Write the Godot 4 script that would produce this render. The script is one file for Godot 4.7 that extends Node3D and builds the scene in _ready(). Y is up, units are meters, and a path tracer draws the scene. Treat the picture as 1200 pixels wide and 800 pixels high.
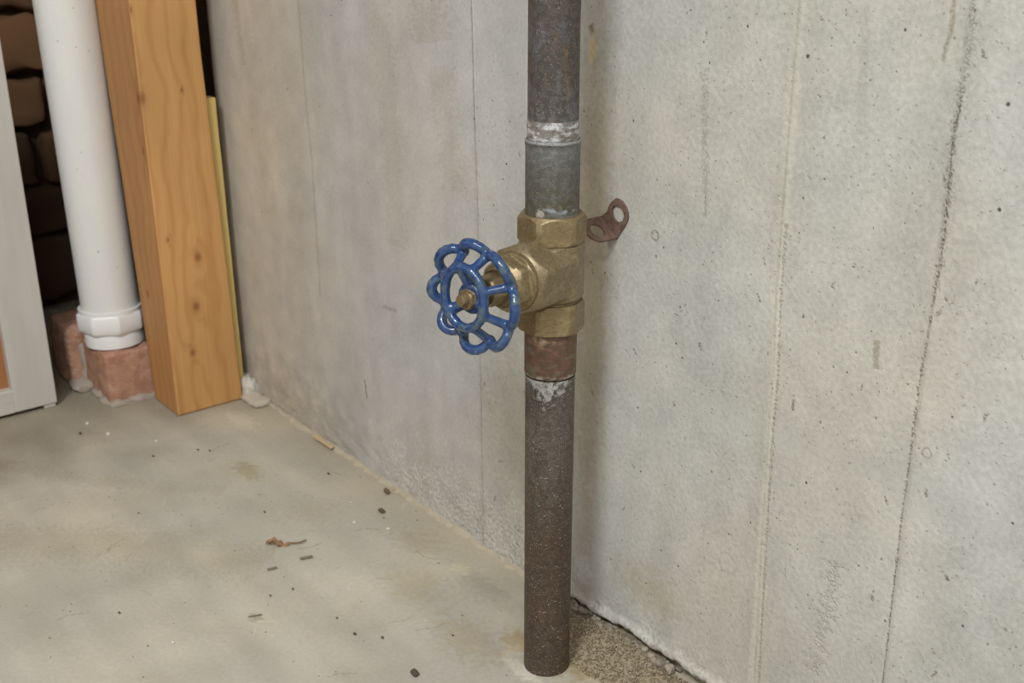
extends Node3D
# A water riser with a brass gate valve in front of a concrete basement wall.
# Room frame: the concrete wall is the plane z = 0 (room at z > 0), x runs along it, y up, metres.

# ------------------------------------------------------------------ small helpers
class MB:
	var v := PackedVector3Array()
	var n := PackedVector3Array()
	var uv := PackedVector2Array()
	var c := PackedColorArray()
	var idx := PackedInt32Array()
	func add(p: Vector3, nn: Vector3, t := Vector2.ZERO) -> int:
		v.append(p); n.append(nn); uv.append(t)
		return v.size() - 1
	func tri(a: int, b: int, d: int) -> void:   # turns itself so that the front follows the normals
		var g := (v[b] - v[a]).cross(v[d] - v[a])
		if g.dot(n[a] + n[b] + n[d]) > 0.0:
			idx.append(a); idx.append(d); idx.append(b)
		else:
			idx.append(a); idx.append(b); idx.append(d)
	func quad(a: int, b: int, d: int, e: int) -> void:
		tri(a, b, d); tri(a, d, e)
	func face(p0: Vector3, p1: Vector3, p2: Vector3, p3: Vector3, nn: Vector3) -> void:
		var k := add(p0, nn, Vector2(0, 1))
		add(p1, nn, Vector2(1, 1)); add(p2, nn, Vector2(1, 0)); add(p3, nn, Vector2(0, 0))
		quad(k, k + 1, k + 2, k + 3)
	func mesh(m: Material) -> ArrayMesh:
		var a := []
		a.resize(Mesh.ARRAY_MAX)
		a[Mesh.ARRAY_VERTEX] = v
		a[Mesh.ARRAY_NORMAL] = n
		a[Mesh.ARRAY_TEX_UV] = uv
		if c.size() == v.size():
			a[Mesh.ARRAY_COLOR] = c
		a[Mesh.ARRAY_INDEX] = idx
		var am := ArrayMesh.new()
		am.add_surface_from_arrays(Mesh.PRIMITIVE_TRIANGLES, a)
		am.surface_set_material(0, m)
		return am

var taken := {}
var rng := RandomNumberGenerator.new()

func numbered(called: String, parent: Node) -> String:
	var key := str(parent.get_instance_id()) + called
	var k: int = taken.get(key, 0)
	taken[key] = k + 1
	return called if k == 0 else "%s_%03d" % [called, k]

func obj(called: String, mb: MB, m: Material, parent: Node = self) -> MeshInstance3D:
	var o := MeshInstance3D.new()
	o.name = numbered(called, parent)
	o.mesh = mb.mesh(m)
	parent.add_child(o, true)
	return o

func thing(called: String, label: String, category: String, at := Vector3.ZERO, group := "") -> Node3D:
	var o := Node3D.new()
	o.name = numbered(called, self)
	add_child(o, true)
	o.position = at
	tag(o, label, category, group)
	return o

func tag(o: Node, label: String, category: String, group := "", kind := "") -> void:
	o.set_meta("label", label)
	o.set_meta("category", category)
	if group: o.set_meta("group", group)
	if kind: o.set_meta("kind", kind)

func struct(called: String, mb: MB, m: Material, label: String, category: String) -> MeshInstance3D:
	var o := obj(called, mb, m)
	tag(o, label, category, "", "structure")
	return o

func mat(col: Color, rough := 0.8, metal := 0.0) -> StandardMaterial3D:
	var m := StandardMaterial3D.new()
	m.albedo_color = col
	m.roughness = rough
	m.metallic = metal
	return m

func rgb8(r: float, g: float, b: float) -> Color:
	return Color(r / 255.0, g / 255.0, b / 255.0)

# ---- shapes
func steps(h: float, r: float, cell: float) -> Array:
	var out := [-h, -h + r * 0.3, -h + r]
	var span := 2.0 * (h - r)
	var k := maxi(1, int(ceil(span / cell)))
	for i in range(1, k):
		out.append(-h + r + span * i / k)
	out.append_array([h - r, h - r * 0.3, h])
	return out

# a box with rounded edges; amp roughens it by noise, morph moves each point at the end
func box(mb: MB, at: Vector3, size: Vector3, r: float, cell := 9.0, amp := 0.0, noise: FastNoiseLite = null, morph = null, uvs = null) -> void:
	var h := size / 2.0
	r = minf(r, 0.499 * minf(size.x, minf(size.y, size.z)))
	var inner := h - Vector3(r, r, r)
	for axis in 3:
		var ua := (axis + 1) % 3
		var va := (axis + 2) % 3
		var us := steps(h[ua], r, cell)
		var vs := steps(h[va], r, cell)
		for s in [-1.0, 1.0]:
			var first := mb.v.size()
			for a in us:
				for b in vs:
					var p := Vector3.ZERO
					p[axis] = s * h[axis]
					p[ua] = a
					p[va] = b
					var q := p.clamp(-inner, inner)
					var d := (p - q).normalized()
					var pos := q + d * r
					var t := Vector2((a / h[ua] + 1.0) / 2.0, (b / h[va] + 1.0) / 2.0)
					if uvs != null:
						t = uvs.call(axis, s, p, h)
					if amp > 0.0:
						pos += d * amp * noise.get_noise_3dv((pos + at) * 1000.0)
					if morph != null:
						pos = morph.call(pos)
					mb.add(pos + at, d, t)
			var w := vs.size()
			for i in us.size() - 1:
				for j in w - 1:
					var k := first + i * w + j
					mb.quad(k, k + w, k + w + 1, k + 1)

func smooth_normals(mb: MB, first := 0) -> void:   # recompute from the triangles, shared by position
	var sum := {}
	for i in range(0, mb.idx.size(), 3):
		var a := mb.v[mb.idx[i]]
		var b := mb.v[mb.idx[i + 1]]
		var d := mb.v[mb.idx[i + 2]]
		var g := -(b - a).cross(d - a)
		for p in [a, b, d]:
			var key := Vector3i((p * 20000.0).round())
			sum[key] = sum.get(key, Vector3.ZERO) + g
	for i in range(first, mb.v.size()):
		var g: Vector3 = sum.get(Vector3i((mb.v[i] * 20000.0).round()), Vector3.ZERO)
		if g.length_squared() > 1e-24:
			mb.n[i] = g.normalized()

# surface round an axis: radius(angle, t) at the heights ts; place turns (radial x, radial y, along) into space
func polar(mb: MB, radius: Callable, ts: Array, seg: int, place: Callable, caps := true, v0 := 0.0, v1 := 1.0) -> void:
	var first := mb.v.size()
	var lo: float = ts[0]
	var hi: float = ts[-1]
	for k in ts.size():
		var t: float = ts[k]
		for i in seg + 1:
			var a := TAU * i / seg
			var r: float = radius.call(a, t)
			var e := 0.01
			var dr: float = (radius.call(a + e, t) - radius.call(a - e, t)) / (2.0 * e)
			var et := 0.0004
			var ta := maxf(t - et, lo)
			var tb := minf(t + et, hi)
			var dt: float = (radius.call(a, tb) - radius.call(a, ta)) / maxf(tb - ta, 1e-6)
			var p: Vector3 = place.call(Vector3(r * sin(a), r * cos(a), t))
			var ru := Vector3(sin(a), cos(a), 0)
			var tu := Vector3(cos(a), -sin(a), 0)
			var nn := (ru - tu * dr / maxf(r, 1e-5) - Vector3(0, 0, dt)).normalized()
			mb.add(p, (place.call(nn) - place.call(Vector3.ZERO)).normalized(), Vector2(float(i) / seg, lerpf(v1, v0, (t - lo) / (hi - lo))))
	for k in ts.size() - 1:
		for i in seg:
			var q := first + k * (seg + 1) + i
			mb.quad(q, q + 1, q + seg + 2, q + seg + 1)
	if caps:
		for end in [0, 1]:
			var t: float = lo if end == 0 else hi
			var nn: Vector3 = (place.call(Vector3(0, 0, -1.0 if end == 0 else 1.0)) - place.call(Vector3.ZERO)).normalized()
			var mid := mb.add(place.call(Vector3(0, 0, t)), nn, Vector2(0.5, 0.5))
			var ring := mb.v.size()
			for i in seg + 1:
				var a := TAU * i / seg
				var r: float = radius.call(a, t)
				mb.add(place.call(Vector3(r * sin(a), r * cos(a), t)), nn, Vector2(float(i) / seg, 0.5))
			for i in seg:
				mb.tri(mid, ring + i, ring + i + 1)

func upright(at := Vector3.ZERO, turn := 0.0) -> Callable:   # axis along y; angle 0 looks along +z turned by `turn`
	var b := Basis(Vector3.UP, turn)
	return func(p: Vector3) -> Vector3: return at + b * Vector3(p.x, p.z, p.y)

func forward(y: float) -> Callable:                        # axis along z at the height y
	return func(p: Vector3) -> Vector3: return Vector3(p.x, p.y + y, p.z)

func hexagon(a: float, inr: float, sides: int, turn: float, limit: float) -> float:
	var w := TAU / sides
	var b := fposmod(a - turn + w / 2.0, w) - w / 2.0
	return minf(inr / cos(b), limit)

func span(a: float, b: float, k: int) -> Array:
	var out := []
	for i in k + 1:
		out.append(lerpf(a, b, float(i) / k))
	return out

# ---- a field on a grid, and surface nets over it
var F := PackedFloat32Array()
var L := PackedByteArray()
var Fb := PackedFloat32Array()
var flo := Vector3.ZERO
var fn := Vector3i.ZERO
var fh := 0.001

func field_begin(lo: Vector3, hi: Vector3, h: float) -> void:
	flo = lo
	fh = h
	fn = Vector3i(((hi - lo) / h).ceil()) + Vector3i.ONE
	F.resize(fn.x * fn.y * fn.z)
	F.fill(0.05)
	Fb.resize(F.size())
	Fb.fill(1.0)
	L.resize(F.size())
	L.fill(0)

func smin(a: float, b: float, k: float) -> float:
	var t := maxf(k - absf(a - b), 0.0) / k
	return minf(a, b) - t * t * k * 0.25

func field_capsule(a: Vector3, b: Vector3, ra: float, rb: float, k: float, label: int) -> void:
	var m := maxf(ra, rb) + k + fh * 2.0
	var lo := Vector3i(((a.min(b) - Vector3(m, m, m) - flo) / fh).floor()).clamp(Vector3i.ZERO, fn - Vector3i.ONE)
	var hi := Vector3i(((a.max(b) + Vector3(m, m, m) - flo) / fh).ceil()).clamp(Vector3i.ZERO, fn - Vector3i.ONE)
	var ab := b - a
	var ll := maxf(ab.length_squared(), 1e-12)
	for z in range(lo.z, hi.z + 1):
		for y in range(lo.y, hi.y + 1):
			var row := (z * fn.y + y) * fn.x
			for x in range(lo.x, hi.x + 1):
				var p := flo + Vector3(x, y, z) * fh - a
				var t := clampf(p.dot(ab) / ll, 0.0, 1.0)
				var d := (p - ab * t).length() - lerpf(ra, rb, t)
				var q := row + x
				if d < Fb[q]:
					Fb[q] = d
					L[q] = label
				F[q] = smin(F[q], d, k)

func field_mesh(labels: int) -> Array:   # one MB for each label
	var vid := PackedInt32Array()
	vid.resize(F.size())
	vid.fill(-1)
	var vs := PackedVector3Array()
	var lab := PackedByteArray()
	var sy := fn.x
	var sz := fn.x * fn.y
	var offs := [0, 1, sy, sy + 1, sz, sz + 1, sz + sy, sz + sy + 1]
	for z in fn.z - 1:
		for y in fn.y - 1:
			for x in fn.x - 1:
				var q := z * sz + y * sy + x
				var f0 := F[q]
				if absf(f0) > fh * 4.0:
					continue
				var inside := 0
				for o in 8:
					if F[q + offs[o]] < 0.0:
						inside += 1
				if inside == 0 or inside == 8:
					continue
				var sum := Vector3.ZERO
				var cnt := 0
				for o in 8:
					for bit in [1, 2, 4]:
						if o & bit:
							continue
						var fa := F[q + offs[o]]
						var fb := F[q + offs[o | bit]]
						if (fa < 0.0) != (fb < 0.0):
							var pa := Vector3(o & 1, (o >> 1) & 1, (o >> 2) & 1)
							var e := Vector3(1 if bit == 1 else 0, 1 if bit == 2 else 0, 1 if bit == 4 else 0)
							sum += pa + e * (fa / (fa - fb))
							cnt += 1
				vid[q] = vs.size()
				vs.append(flo + (Vector3(x, y, z) + sum / cnt) * fh)
				lab.append(L[q])
	var quads := PackedInt32Array()
	for z in range(1, fn.z - 1):
		for y in range(1, fn.y - 1):
			for x in range(1, fn.x - 1):
				var q := z * sz + y * sy + x
				var f0 := F[q]
				if absf(f0) > fh * 3.0:
					continue
				for ax in 3:
					var st: int = [1, sy, sz][ax]
					if (f0 < 0.0) == (F[q + st] < 0.0):
						continue
					var u: int = [sy, sz, 1][ax]
					var w: int = [sz, 1, sy][ax]
					var a := vid[q]
					var b := vid[q - u]
					var d := vid[q - u - w]
					var e := vid[q - w]
					if a < 0 or b < 0 or d < 0 or e < 0:
						continue
					if f0 < 0.0:
						quads.append_array([a, b, d, e])
					else:
						quads.append_array([a, e, d, b])
	var ns := PackedVector3Array()
	ns.resize(vs.size())
	for i in range(0, quads.size(), 4):
		var g := (vs[quads[i + 2]] - vs[quads[i]]).cross(vs[quads[i + 3]] - vs[quads[i + 1]])
		for k in 4:
			ns[quads[i + k]] += g
	var out := []
	var maps := []
	for k in labels:
		out.append(MB.new())
		maps.append({})
	for i in range(0, quads.size(), 4):
		var k: int = lab[quads[i]]
		var m: MB = out[k]
		var id := []
		for j in 4:
			var s := quads[i + j]
			if not maps[k].has(s):
				maps[k][s] = m.add(vs[s], ns[s].normalized())
			id.append(maps[k][s])
		m.quad(id[0], id[1], id[2], id[3])
	return out

# ---- textures
var A := PackedByteArray()       # colour being painted, RGB
var Q := PackedFloat32Array()    # relief being painted
var tw := 0
var th := 0
var torigin := Vector2.ZERO      # place of the top left corner
var tppm := 1600.0               # pixels in a metre

func noise_bytes(sd: int, freq: float, oct: int, w: int, h: int, tow := 0, toh := 0, kind := FastNoiseLite.TYPE_SIMPLEX_SMOOTH) -> PackedByteArray:
	var f := FastNoiseLite.new()
	f.seed = sd
	f.noise_type = kind
	f.frequency = freq
	f.fractal_octaves = oct
	f.fractal_type = FastNoiseLite.FRACTAL_FBM if oct > 1 else FastNoiseLite.FRACTAL_NONE
	var im := f.get_seamless_image(w, h)
	im.convert(Image.FORMAT_L8)
	if tow > 0:
		im.resize(tow, toh, Image.INTERPOLATE_CUBIC)
	return im.get_data()

func paint_begin(w: int, h: int) -> void:
	tw = w
	th = h
	A.resize(w * h * 3)
	Q.resize(w * h)

func tint(q: int, mul: Vector3, k: float) -> void:
	var t := q * 3
	A[t] = clampi(int(A[t] * lerpf(1.0, mul.x, k)), 0, 255)
	A[t + 1] = clampi(int(A[t + 1] * lerpf(1.0, mul.y, k)), 0, 255)
	A[t + 2] = clampi(int(A[t + 2] * lerpf(1.0, mul.z, k)), 0, 255)

# a line on the surface: width in metres, colour factor, relief; ragged by noise
func stroke(pts: Array, width: float, mul: Vector3, dh: float, ragged := 0.0, sd := 1) -> void:
	var f := FastNoiseLite.new()
	f.seed = sd
	f.frequency = 0.09
	for s in pts.size() - 1:
		var a: Vector2 = (pts[s] - torigin) * Vector2(1, -1) * tppm
		var b: Vector2 = (pts[s + 1] - torigin) * Vector2(1, -1) * tppm
		var w := width * tppm
		var m := w * 2.0 + 3.0
		var ab := b - a
		var ll := maxf(ab.length_squared(), 1e-6)
		for y in range(maxi(0, int(minf(a.y, b.y) - m)), mini(th, int(maxf(a.y, b.y) + m) + 1)):
			for x in range(maxi(0, int(minf(a.x, b.x) - m)), mini(tw, int(maxf(a.x, b.x) + m) + 1)):
				var p := Vector2(x + 0.5, y + 0.5) - a
				var t := p.dot(ab) / ll
				if t < 0.0 or t >= 1.0:
					continue
				var d := absf((p - ab * t).length() + f.get_noise_2d(x * 0.6, y) * ragged * w * 2.0)
				var k := 1.0 - smoothstep(w * 0.5, w * 1.1 + 0.6, d)
				if ragged > 0.0:
					k *= clampf(1.0 + f.get_noise_2d(x * 3.0 + 500.0, y * 3.0) * ragged * 3.0 - ragged * 0.6, 0.0, 1.0)
				if k > 0.0:
					var q := y * tw + x
					tint(q, mul, k)
					Q[q] += dh * k

func blot(c: Vector2, rx: float, ry: float, mul: Vector3, dh: float, ragged := 0.3, sd := 3, soft := 0.6) -> void:
	var f := FastNoiseLite.new()
	f.seed = sd
	f.frequency = 0.06
	var p0 := (c - torigin) * Vector2(1, -1) * tppm
	var a := rx * tppm
	var b := ry * tppm
	for y in range(maxi(0, int(p0.y - b * 1.5 - 1)), mini(th, int(p0.y + b * 1.5) + 2)):
		for x in range(maxi(0, int(p0.x - a * 1.5 - 1)), mini(tw, int(p0.x + a * 1.5) + 2)):
			var d := Vector2((x + 0.5 - p0.x) / a, (y + 0.5 - p0.y) / b).length() + f.get_noise_2d(x, y) * ragged
			var k := 1.0 - smoothstep(1.0 - soft, 1.0, d)
			if k > 0.0:
				var q := y * tw + x
				tint(q, mul, k)
				Q[q] += dh * k

func ring(c: Vector2, r: float, w: float, mul: Vector3, dh: float) -> void:
	var pts := []
	for i in 25:
		var a := TAU * i / 24
		pts.append(c + Vector2(cos(a), sin(a)) * r * (1.0 + 0.08 * sin(a * 3.0 + r * 900.0)))
	stroke(pts, w, mul, dh, 0.25, 8)

func painted(rough: float, relief_cm: float, metal := 0.0, keep_relief := true) -> StandardMaterial3D:
	var m := mat(Color.WHITE, rough, metal)
	m.albedo_texture = ImageTexture.create_from_image(Image.create_from_data(tw, th, false, Image.FORMAT_RGB8, A))
	if keep_relief and relief_cm > 0.0:
		m.heightmap_enabled = true
		m.heightmap_scale = relief_cm
		m.heightmap_texture = ImageTexture.create_from_image(Image.create_from_data(tw, th, false, Image.FORMAT_RF, Q.to_byte_array()))
	return m

# ------------------------------------------------------------------ the scene
const CAM := Vector3(0, 0.64, 0.6436)
const WALL_END := -1.443

func _ready() -> void:
	rng.seed = 7
	camera_and_light()
	room()
	alcove()
	water_pipe()
	wall_bracket()
	post_and_strip()
	drain_pipe()
	brick_footing()
	framed_panel()
	base_rubble()
	floor_litter()
	crate()

func camera_and_light() -> void:
	var yaw := deg_to_rad(38.33)
	var pitch := deg_to_rad(20.62)
	var roll := deg_to_rad(-0.374)
	var hf := Vector3(-cos(yaw), 0, -sin(yaw))
	var right := Vector3(sin(yaw), 0, -cos(yaw))
	var f := hf * cos(pitch) - Vector3.UP * sin(pitch)
	var u := hf * sin(pitch) + Vector3.UP * cos(pitch)
	var rr := right * cos(roll) + u * sin(roll)
	var uu := -right * sin(roll) + u * cos(roll)
	var cam := Camera3D.new()
	cam.name = "camera"
	add_child(cam)
	cam.transform = Transform3D(Basis(rr, uu, -f), CAM)
	cam.near = 0.05
	cam.far = 30.0
	cam.fov = rad_to_deg(2.0 * atan(400.0 / 1350.0))
	var at := CameraAttributesPhysical.new()
	at.frustum_focal_length = 12.0 / (400.0 / 1350.0)
	at.frustum_focus_distance = 0.9
	at.frustum_near = 0.05
	at.frustum_far = 30.0
	at.exposure_aperture = 12.0
	cam.attributes = at
	cam.current = true
	var we := WorldEnvironment.new()
	we.name = "surroundings"
	var e := Environment.new()
	e.background_mode = Environment.BG_COLOR
	e.background_color = Color(0.5, 0.5, 0.5)
	e.tonemap_mode = Environment.TONE_MAPPER_LINEAR
	e.tonemap_exposure = 0.875
	e.sdfgi_enabled = true
	e.ssao_enabled = true
	e.ssil_enabled = true
	we.environment = e
	add_child(we)
	# two lamps on the ceiling: a wide added fill, a smaller one nearer the pipe
	ceiling_lamp(Vector3(0.25, 2.4, 1.75), Vector2(0.6, 0.45), 7.0, "square white ceiling lamp above the pipe")
	ceiling_lamp(Vector3(1.4, 2.4, 1.3), Vector2(1.2, 0.5), 3.5, "added unseen wide white fill lamp on the ceiling over the far side of the room")

func ceiling_lamp(at: Vector3, size: Vector2, energy: float, label: String) -> void:
	var t := thing("ceiling_lamp", label, "lamp", at, "ceiling lamps")
	var b := MB.new()
	box(b, Vector3(0, -0.03, 0), Vector3(size.x + 0.04, 0.06, size.y + 0.04), 0.006)
	obj("housing", b, mat(rgb8(225, 225, 222), 0.5), t)
	var d := MB.new()
	box(d, Vector3(0, -0.064, 0), Vector3(size.x, 0.008, size.y), 0.002)
	var m := mat(rgb8(240, 240, 235), 0.5)
	m.emission_enabled = true
	m.emission = Color(0.99, 1.0, 1.0)
	m.emission_energy_multiplier = 0.8
	obj("diffuser", d, m, t)
	var l := AreaLight3D.new()
	l.name = "light"
	l.area_size = size
	l.light_energy = energy
	l.light_color = Color(0.99, 1.0, 1.0)
	l.area_range = 12.0
	l.shadow_enabled = true
	t.add_child(l)
	l.position = Vector3(0, -0.075, 0)
	l.rotation.x = -PI / 2

# ---- walls, floor, ceiling
func wall_relief(x: float, y: float, f: FastNoiseLite) -> float:
	var z := 0.0
	z += 0.0005 * exp(-pow((x + 0.8675) / 0.0013, 2.0))
	z += 0.0006 * exp(-pow((x + 0.5015) / 0.0035, 2.0))
	z += 0.0010 * smoothstep(-0.8675, -0.864, x) + 0.0012 * smoothstep(-0.382, -0.377, x)
	z += 0.0012 * f.get_noise_2d(x * 60.0, y * 30.0)
	var low := 1.0 - smoothstep(0.02, 0.10 if x < -0.72 else 0.05, y)
	z += low * (0.0014 * f.get_noise_2d(x * 420.0 + 90.0, y * 420.0) + 0.0007 * f.get_noise_2d(x * 900.0, y * 900.0 + 40.0))
	if x > -0.78:
		var lip := 0.013 + 0.006 * f.get_noise_2d(x * 220.0, 7.0) + 0.004 * f.get_noise_2d(x * 900.0, 70.0) + 0.0025 * f.get_noise_2d(x * 2600.0, 30.0)
		lip *= smoothstep(-0.78, -0.70, x)
		z += -0.011 * (1.0 - smoothstep(lip - 0.003, lip + 0.0015, y)) * smoothstep(-0.78, -0.70, x)
		z += 0.003 * exp(-pow((y - lip - 0.005) / 0.005, 2.0)) * smoothstep(-0.78, -0.70, x)
	return z

func concrete_wall() -> StandardMaterial3D:
	paint_begin(2048, 1024)
	torigin = Vector2(-1.45, 0.62)
	var big := noise_bytes(11, 0.012, 4, 512, 256, 2048, 1024)
	var mid := noise_bytes(12, 0.03, 4, 1024, 512, 2048, 1024)
	var warm := noise_bytes(13, 0.008, 3, 512, 256, 2048, 1024)
	var streak := noise_bytes(14, 0.02, 3, 1024, 64, 2048, 1024)
	var fine := noise_bytes(15, 0.22, 3, 1024, 512, 2048, 1024)
	var grain := noise_bytes(16, 0.5, 2, 512, 512)
	var pore := noise_bytes(17, 0.16, 2, 512, 512)
	var pore2 := noise_bytes(18, 0.028, 3, 512, 256, 2048, 1024)
	for y in th:
		var wy := 0.62 - (y + 0.5) / tppm
		for x in tw:
			var q := y * tw + x
			var wx := -1.45 + (x + 0.5) / tppm
			var b := (big[q] - 128) / 128.0
			var m := (mid[q] - 128) / 128.0
			var w := (warm[q] - 128) / 128.0
			var s := (streak[q] - 128) / 128.0
			var fi := (fine[q] - 128) / 128.0
			var g := (grain[(y & 511) * 512 + (x & 511)] - 128) / 128.0
			var left := 1.0 - smoothstep(-1.1, -0.5, wx)
			var v := 1.0 + 0.03 * b + 0.04 * m + 0.035 * s + (0.055 * fi + 0.045 * g) * (1.0 - 0.45 * left)
			var h := 0.5 + (0.16 * fi + 0.11 * g) * (1.0 - 0.5 * left) + 0.05 * m
			# pin holes and rough spots, more of them in some places
			var po := pore[(y & 511) * 512 + ((x + y / 512 * 77) & 511)]
			var many := pore2[q] - 150
			if po > 212 - clampi(many / 4, -8, 16):
				var k := clampf((po - 205) / 30.0, 0.0, 1.0) * (1.0 - 0.75 * left)
				v *= 1.0 - 0.28 * k
				h -= 0.35 * k
			# lime bloom and rough mortar at the foot of the wall
			var foot := 0.0
			if wx < -0.74:
				foot = smoothstep(-1.13, -0.96, wx) * (1.0 - smoothstep(0.02, 0.11 + 0.07 * m, wy + 0.02 * b))
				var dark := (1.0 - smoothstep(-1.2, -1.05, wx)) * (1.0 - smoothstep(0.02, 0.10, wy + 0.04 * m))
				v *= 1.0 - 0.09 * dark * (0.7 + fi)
			else:
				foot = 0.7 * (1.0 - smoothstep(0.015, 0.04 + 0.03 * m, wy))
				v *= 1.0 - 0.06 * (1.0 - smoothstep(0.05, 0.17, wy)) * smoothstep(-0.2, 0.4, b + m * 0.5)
			v += foot * (0.015 + 0.10 * fi + 0.06 * g)
			h += foot * 0.45 * fi
			var t := q * 3
			var wm := 0.012 * w - 0.008 * left + 0.034 * (1.0 - smoothstep(-1.36, -1.0, wx))
			A[t] = clampi(int(187.0 * v * (1.0 + wm)), 0, 255)
			A[t + 1] = clampi(int((185.0 - 3.0 * left) * v), 0, 255)
			A[t + 2] = clampi(int((178.0 - 4.0 * foot * left - 2.0 * left) * v * (1.0 - wm * 1.9)), 0, 255)
			Q[q] = h
	var V := func(x, y): return Vector2(x, y)
	# board joints, crack
	stroke([V.call(-0.8705, 0.62), V.call(-0.868, 0.45), V.call(-0.8655, 0.38), V.call(-0.865, 0.14), V.call(-0.865, 0.0)], 0.0011, Vector3(0.87, 0.86, 0.85), -0.4, 0.6, 21)
	stroke([V.call(-0.8675, 0.62), V.call(-0.865, 0.45)], 0.0014, Vector3(1.09, 1.08, 1.07), 0.5, 0.3, 22)
	stroke([V.call(-1.195, 0.62), V.call(-1.192, 0.42), V.call(-1.187, 0.36), V.call(-1.19, 0.2)], 0.0022, Vector3(0.90, 0.895, 0.89), -0.1, 0.35, 23)
	var fin := [V.call(-0.5034, 0.62), V.call(-0.504, 0.5485), V.call(-0.5037, 0.43), V.call(-0.5035, 0.38), V.call(-0.5005, 0.32), V.call(-0.5005, 0.257), V.call(-0.4985, 0.169), V.call(-0.4935, 0.0)]
	stroke(fin, 0.0065, Vector3(1.045, 1.04, 1.02), 0.15, 0.15, 24)
	stroke(fin, 0.0012, Vector3(0.95, 0.95, 0.94), -0.2, 0.3, 99)
	var fin2 := []
	for p in fin: fin2.append(p + Vector2(0.0045, 0))
	stroke(fin2.slice(2), 0.0011, Vector3(0.82, 0.80, 0.78), -0.4, 0.6, 25)
	var cr := [V.call(-0.376, 0.62), V.call(-0.3779, 0.588), V.call(-0.3756, 0.569), V.call(-0.3772, 0.534), V.call(-0.3797, 0.509), V.call(-0.3779, 0.48), V.call(-0.3769, 0.439), V.call(-0.3783, 0.411), V.call(-0.3796, 0.376), V.call(-0.3815, 0.357), V.call(-0.3816, 0.305), V.call(-0.3823, 0.25), V.call(-0.3805, 0.11), V.call(-0.381, 0.0)]
	stroke(cr.slice(0, 7), 0.0060, Vector3(0.94, 0.94, 0.94), -0.10, 0.9, 26)
	stroke(cr.slice(0, 8), 0.0022, Vector3(0.84, 0.83, 0.81), -0.4, 1.2, 27)
	stroke(cr.slice(3, 11), 0.0008, Vector3(0.70, 0.68, 0.65), -0.6, 1.0, 28)
	stroke(cr.slice(10), 0.0006, Vector3(0.70, 0.68, 0.66), -0.7, 0.7, 29)
	# streaks, runs, rough scar
	stroke([V.call(-0.584, 0.53), V.call(-0.5793, 0.464), V.call(-0.577, 0.445)], 0.0035, Vector3(0.88, 0.88, 0.87), -0.1, 0.6, 30)
	stroke([V.call(-0.577, 0.445), V.call(-0.575, 0.42)], 0.0016, Vector3(0.86, 0.86, 0.85), -0.1, 0.5, 31)
	stroke([V.call(-0.4299, 0.188), V.call(-0.4351, 0.124), V.call(-0.4405, 0.085)], 0.0065, Vector3(0.93, 0.925, 0.915), -0.5, 1.0, 32)
	stroke([V.call(-0.4171, 0.366), V.call(-0.4148, 0.346)], 0.0026, Vector3(0.82, 0.80, 0.74), -0.1, 0.3, 33)
	stroke([V.call(-0.3914, 0.60), V.call(-0.3905, 0.57), V.call(-0.3935, 0.552)], 0.0016, Vector3(0.84, 0.80, 0.74), -0.1, 0.4, 34)
	stroke([V.call(-0.45, 0.58), V.call(-0.447, 0.50)], 0.004, Vector3(0.965, 0.96, 0.95), 0.0, 0.4, 35)
	stroke([V.call(-1.10, 0.55), V.call(-1.088, 0.56)], 0.0012, Vector3(0.45, 0.42, 0.40), -0.2, 0.2, 36)
	stroke([V.call(-1.022, 0.60), V.call(-1.020, 0.5), V.call(-1.012, 0.30)], 0.02, Vector3(0.955, 0.945, 0.925), 0.0, 0.4, 37)
	stroke([V.call(-0.95, 0.62), V.call(-0.935, 0.52)], 0.035, Vector3(0.93, 0.915, 0.89), 0.0, 0.5, 38)
	stroke([V.call(-0.92, 0.50), V.call(-0.905, 0.38)], 0.02, Vector3(0.955, 0.94, 0.915), 0.0, 0.5, 39)
	stroke([V.call(-1.36, 0.6), V.call(-1.345, 0.46)], 0.008, Vector3(0.92, 0.905, 0.88), 0.0, 0.5, 40)
	stroke([V.call(-1.32, 0.57), V.call(-1.315, 0.48)], 0.006, Vector3(1.045, 1.045, 1.04), 0.0, 0.5, 41)
	stroke([V.call(-1.095, 0.12), V.call(-1.092, 0.097)], 0.0014, Vector3(0.6, 0.58, 0.55), -0.3, 0.6, 42)
	stroke([V.call(-1.05, 0.2225), V.call(-1.018, 0.2265)], 0.0022, Vector3(0.82, 0.80, 0.77), -0.3, 0.8, 43)
	# the light scar, stains, tonal patches and painted pipe shadow behind the pipe
	blot(V.call(-0.7055, 0.533), 0.007, 0.017, Vector3(1.10, 1.03, 0.88), -0.3, 0.4, 51)
	blot(V.call(-0.708, 0.549), 0.005, 0.006, Vector3(0.78, 0.72, 0.62), -0.8, 0.6, 52)
	blot(V.call(-0.702, 0.32), 0.030, 0.36, Vector3(0.93, 0.885, 0.81), 0.0, 0.3, 53, 0.9)  # brown stain that also paints in the pipe's soft shadow
	blot(V.call(-0.80, 0.16), 0.09, 0.17, Vector3(0.90, 0.895, 0.85), 0.0, 0.3, 60, 0.9)  # broad darker olive patch left of the pipe foot
	blot(V.call(-0.66, 0.31), 0.035, 0.045, Vector3(1.035, 1.035, 1.05), 0.0, 0.4, 54, 0.8)
	blot(V.call(-0.72, 0.425), 0.02, 0.02, Vector3(1.05, 1.04, 1.04), 0.0, 0.4, 55, 0.8)
	blot(V.call(-0.705, 0.05), 0.02, 0.022, Vector3(1.10, 1.11, 1.15), 0.2, 0.4, 56, 0.8)
	blot(V.call(-0.62, 0.07), 0.06, 0.035, Vector3(0.955, 0.93, 0.88), 0.0, 0.5, 57, 0.9)
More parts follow.
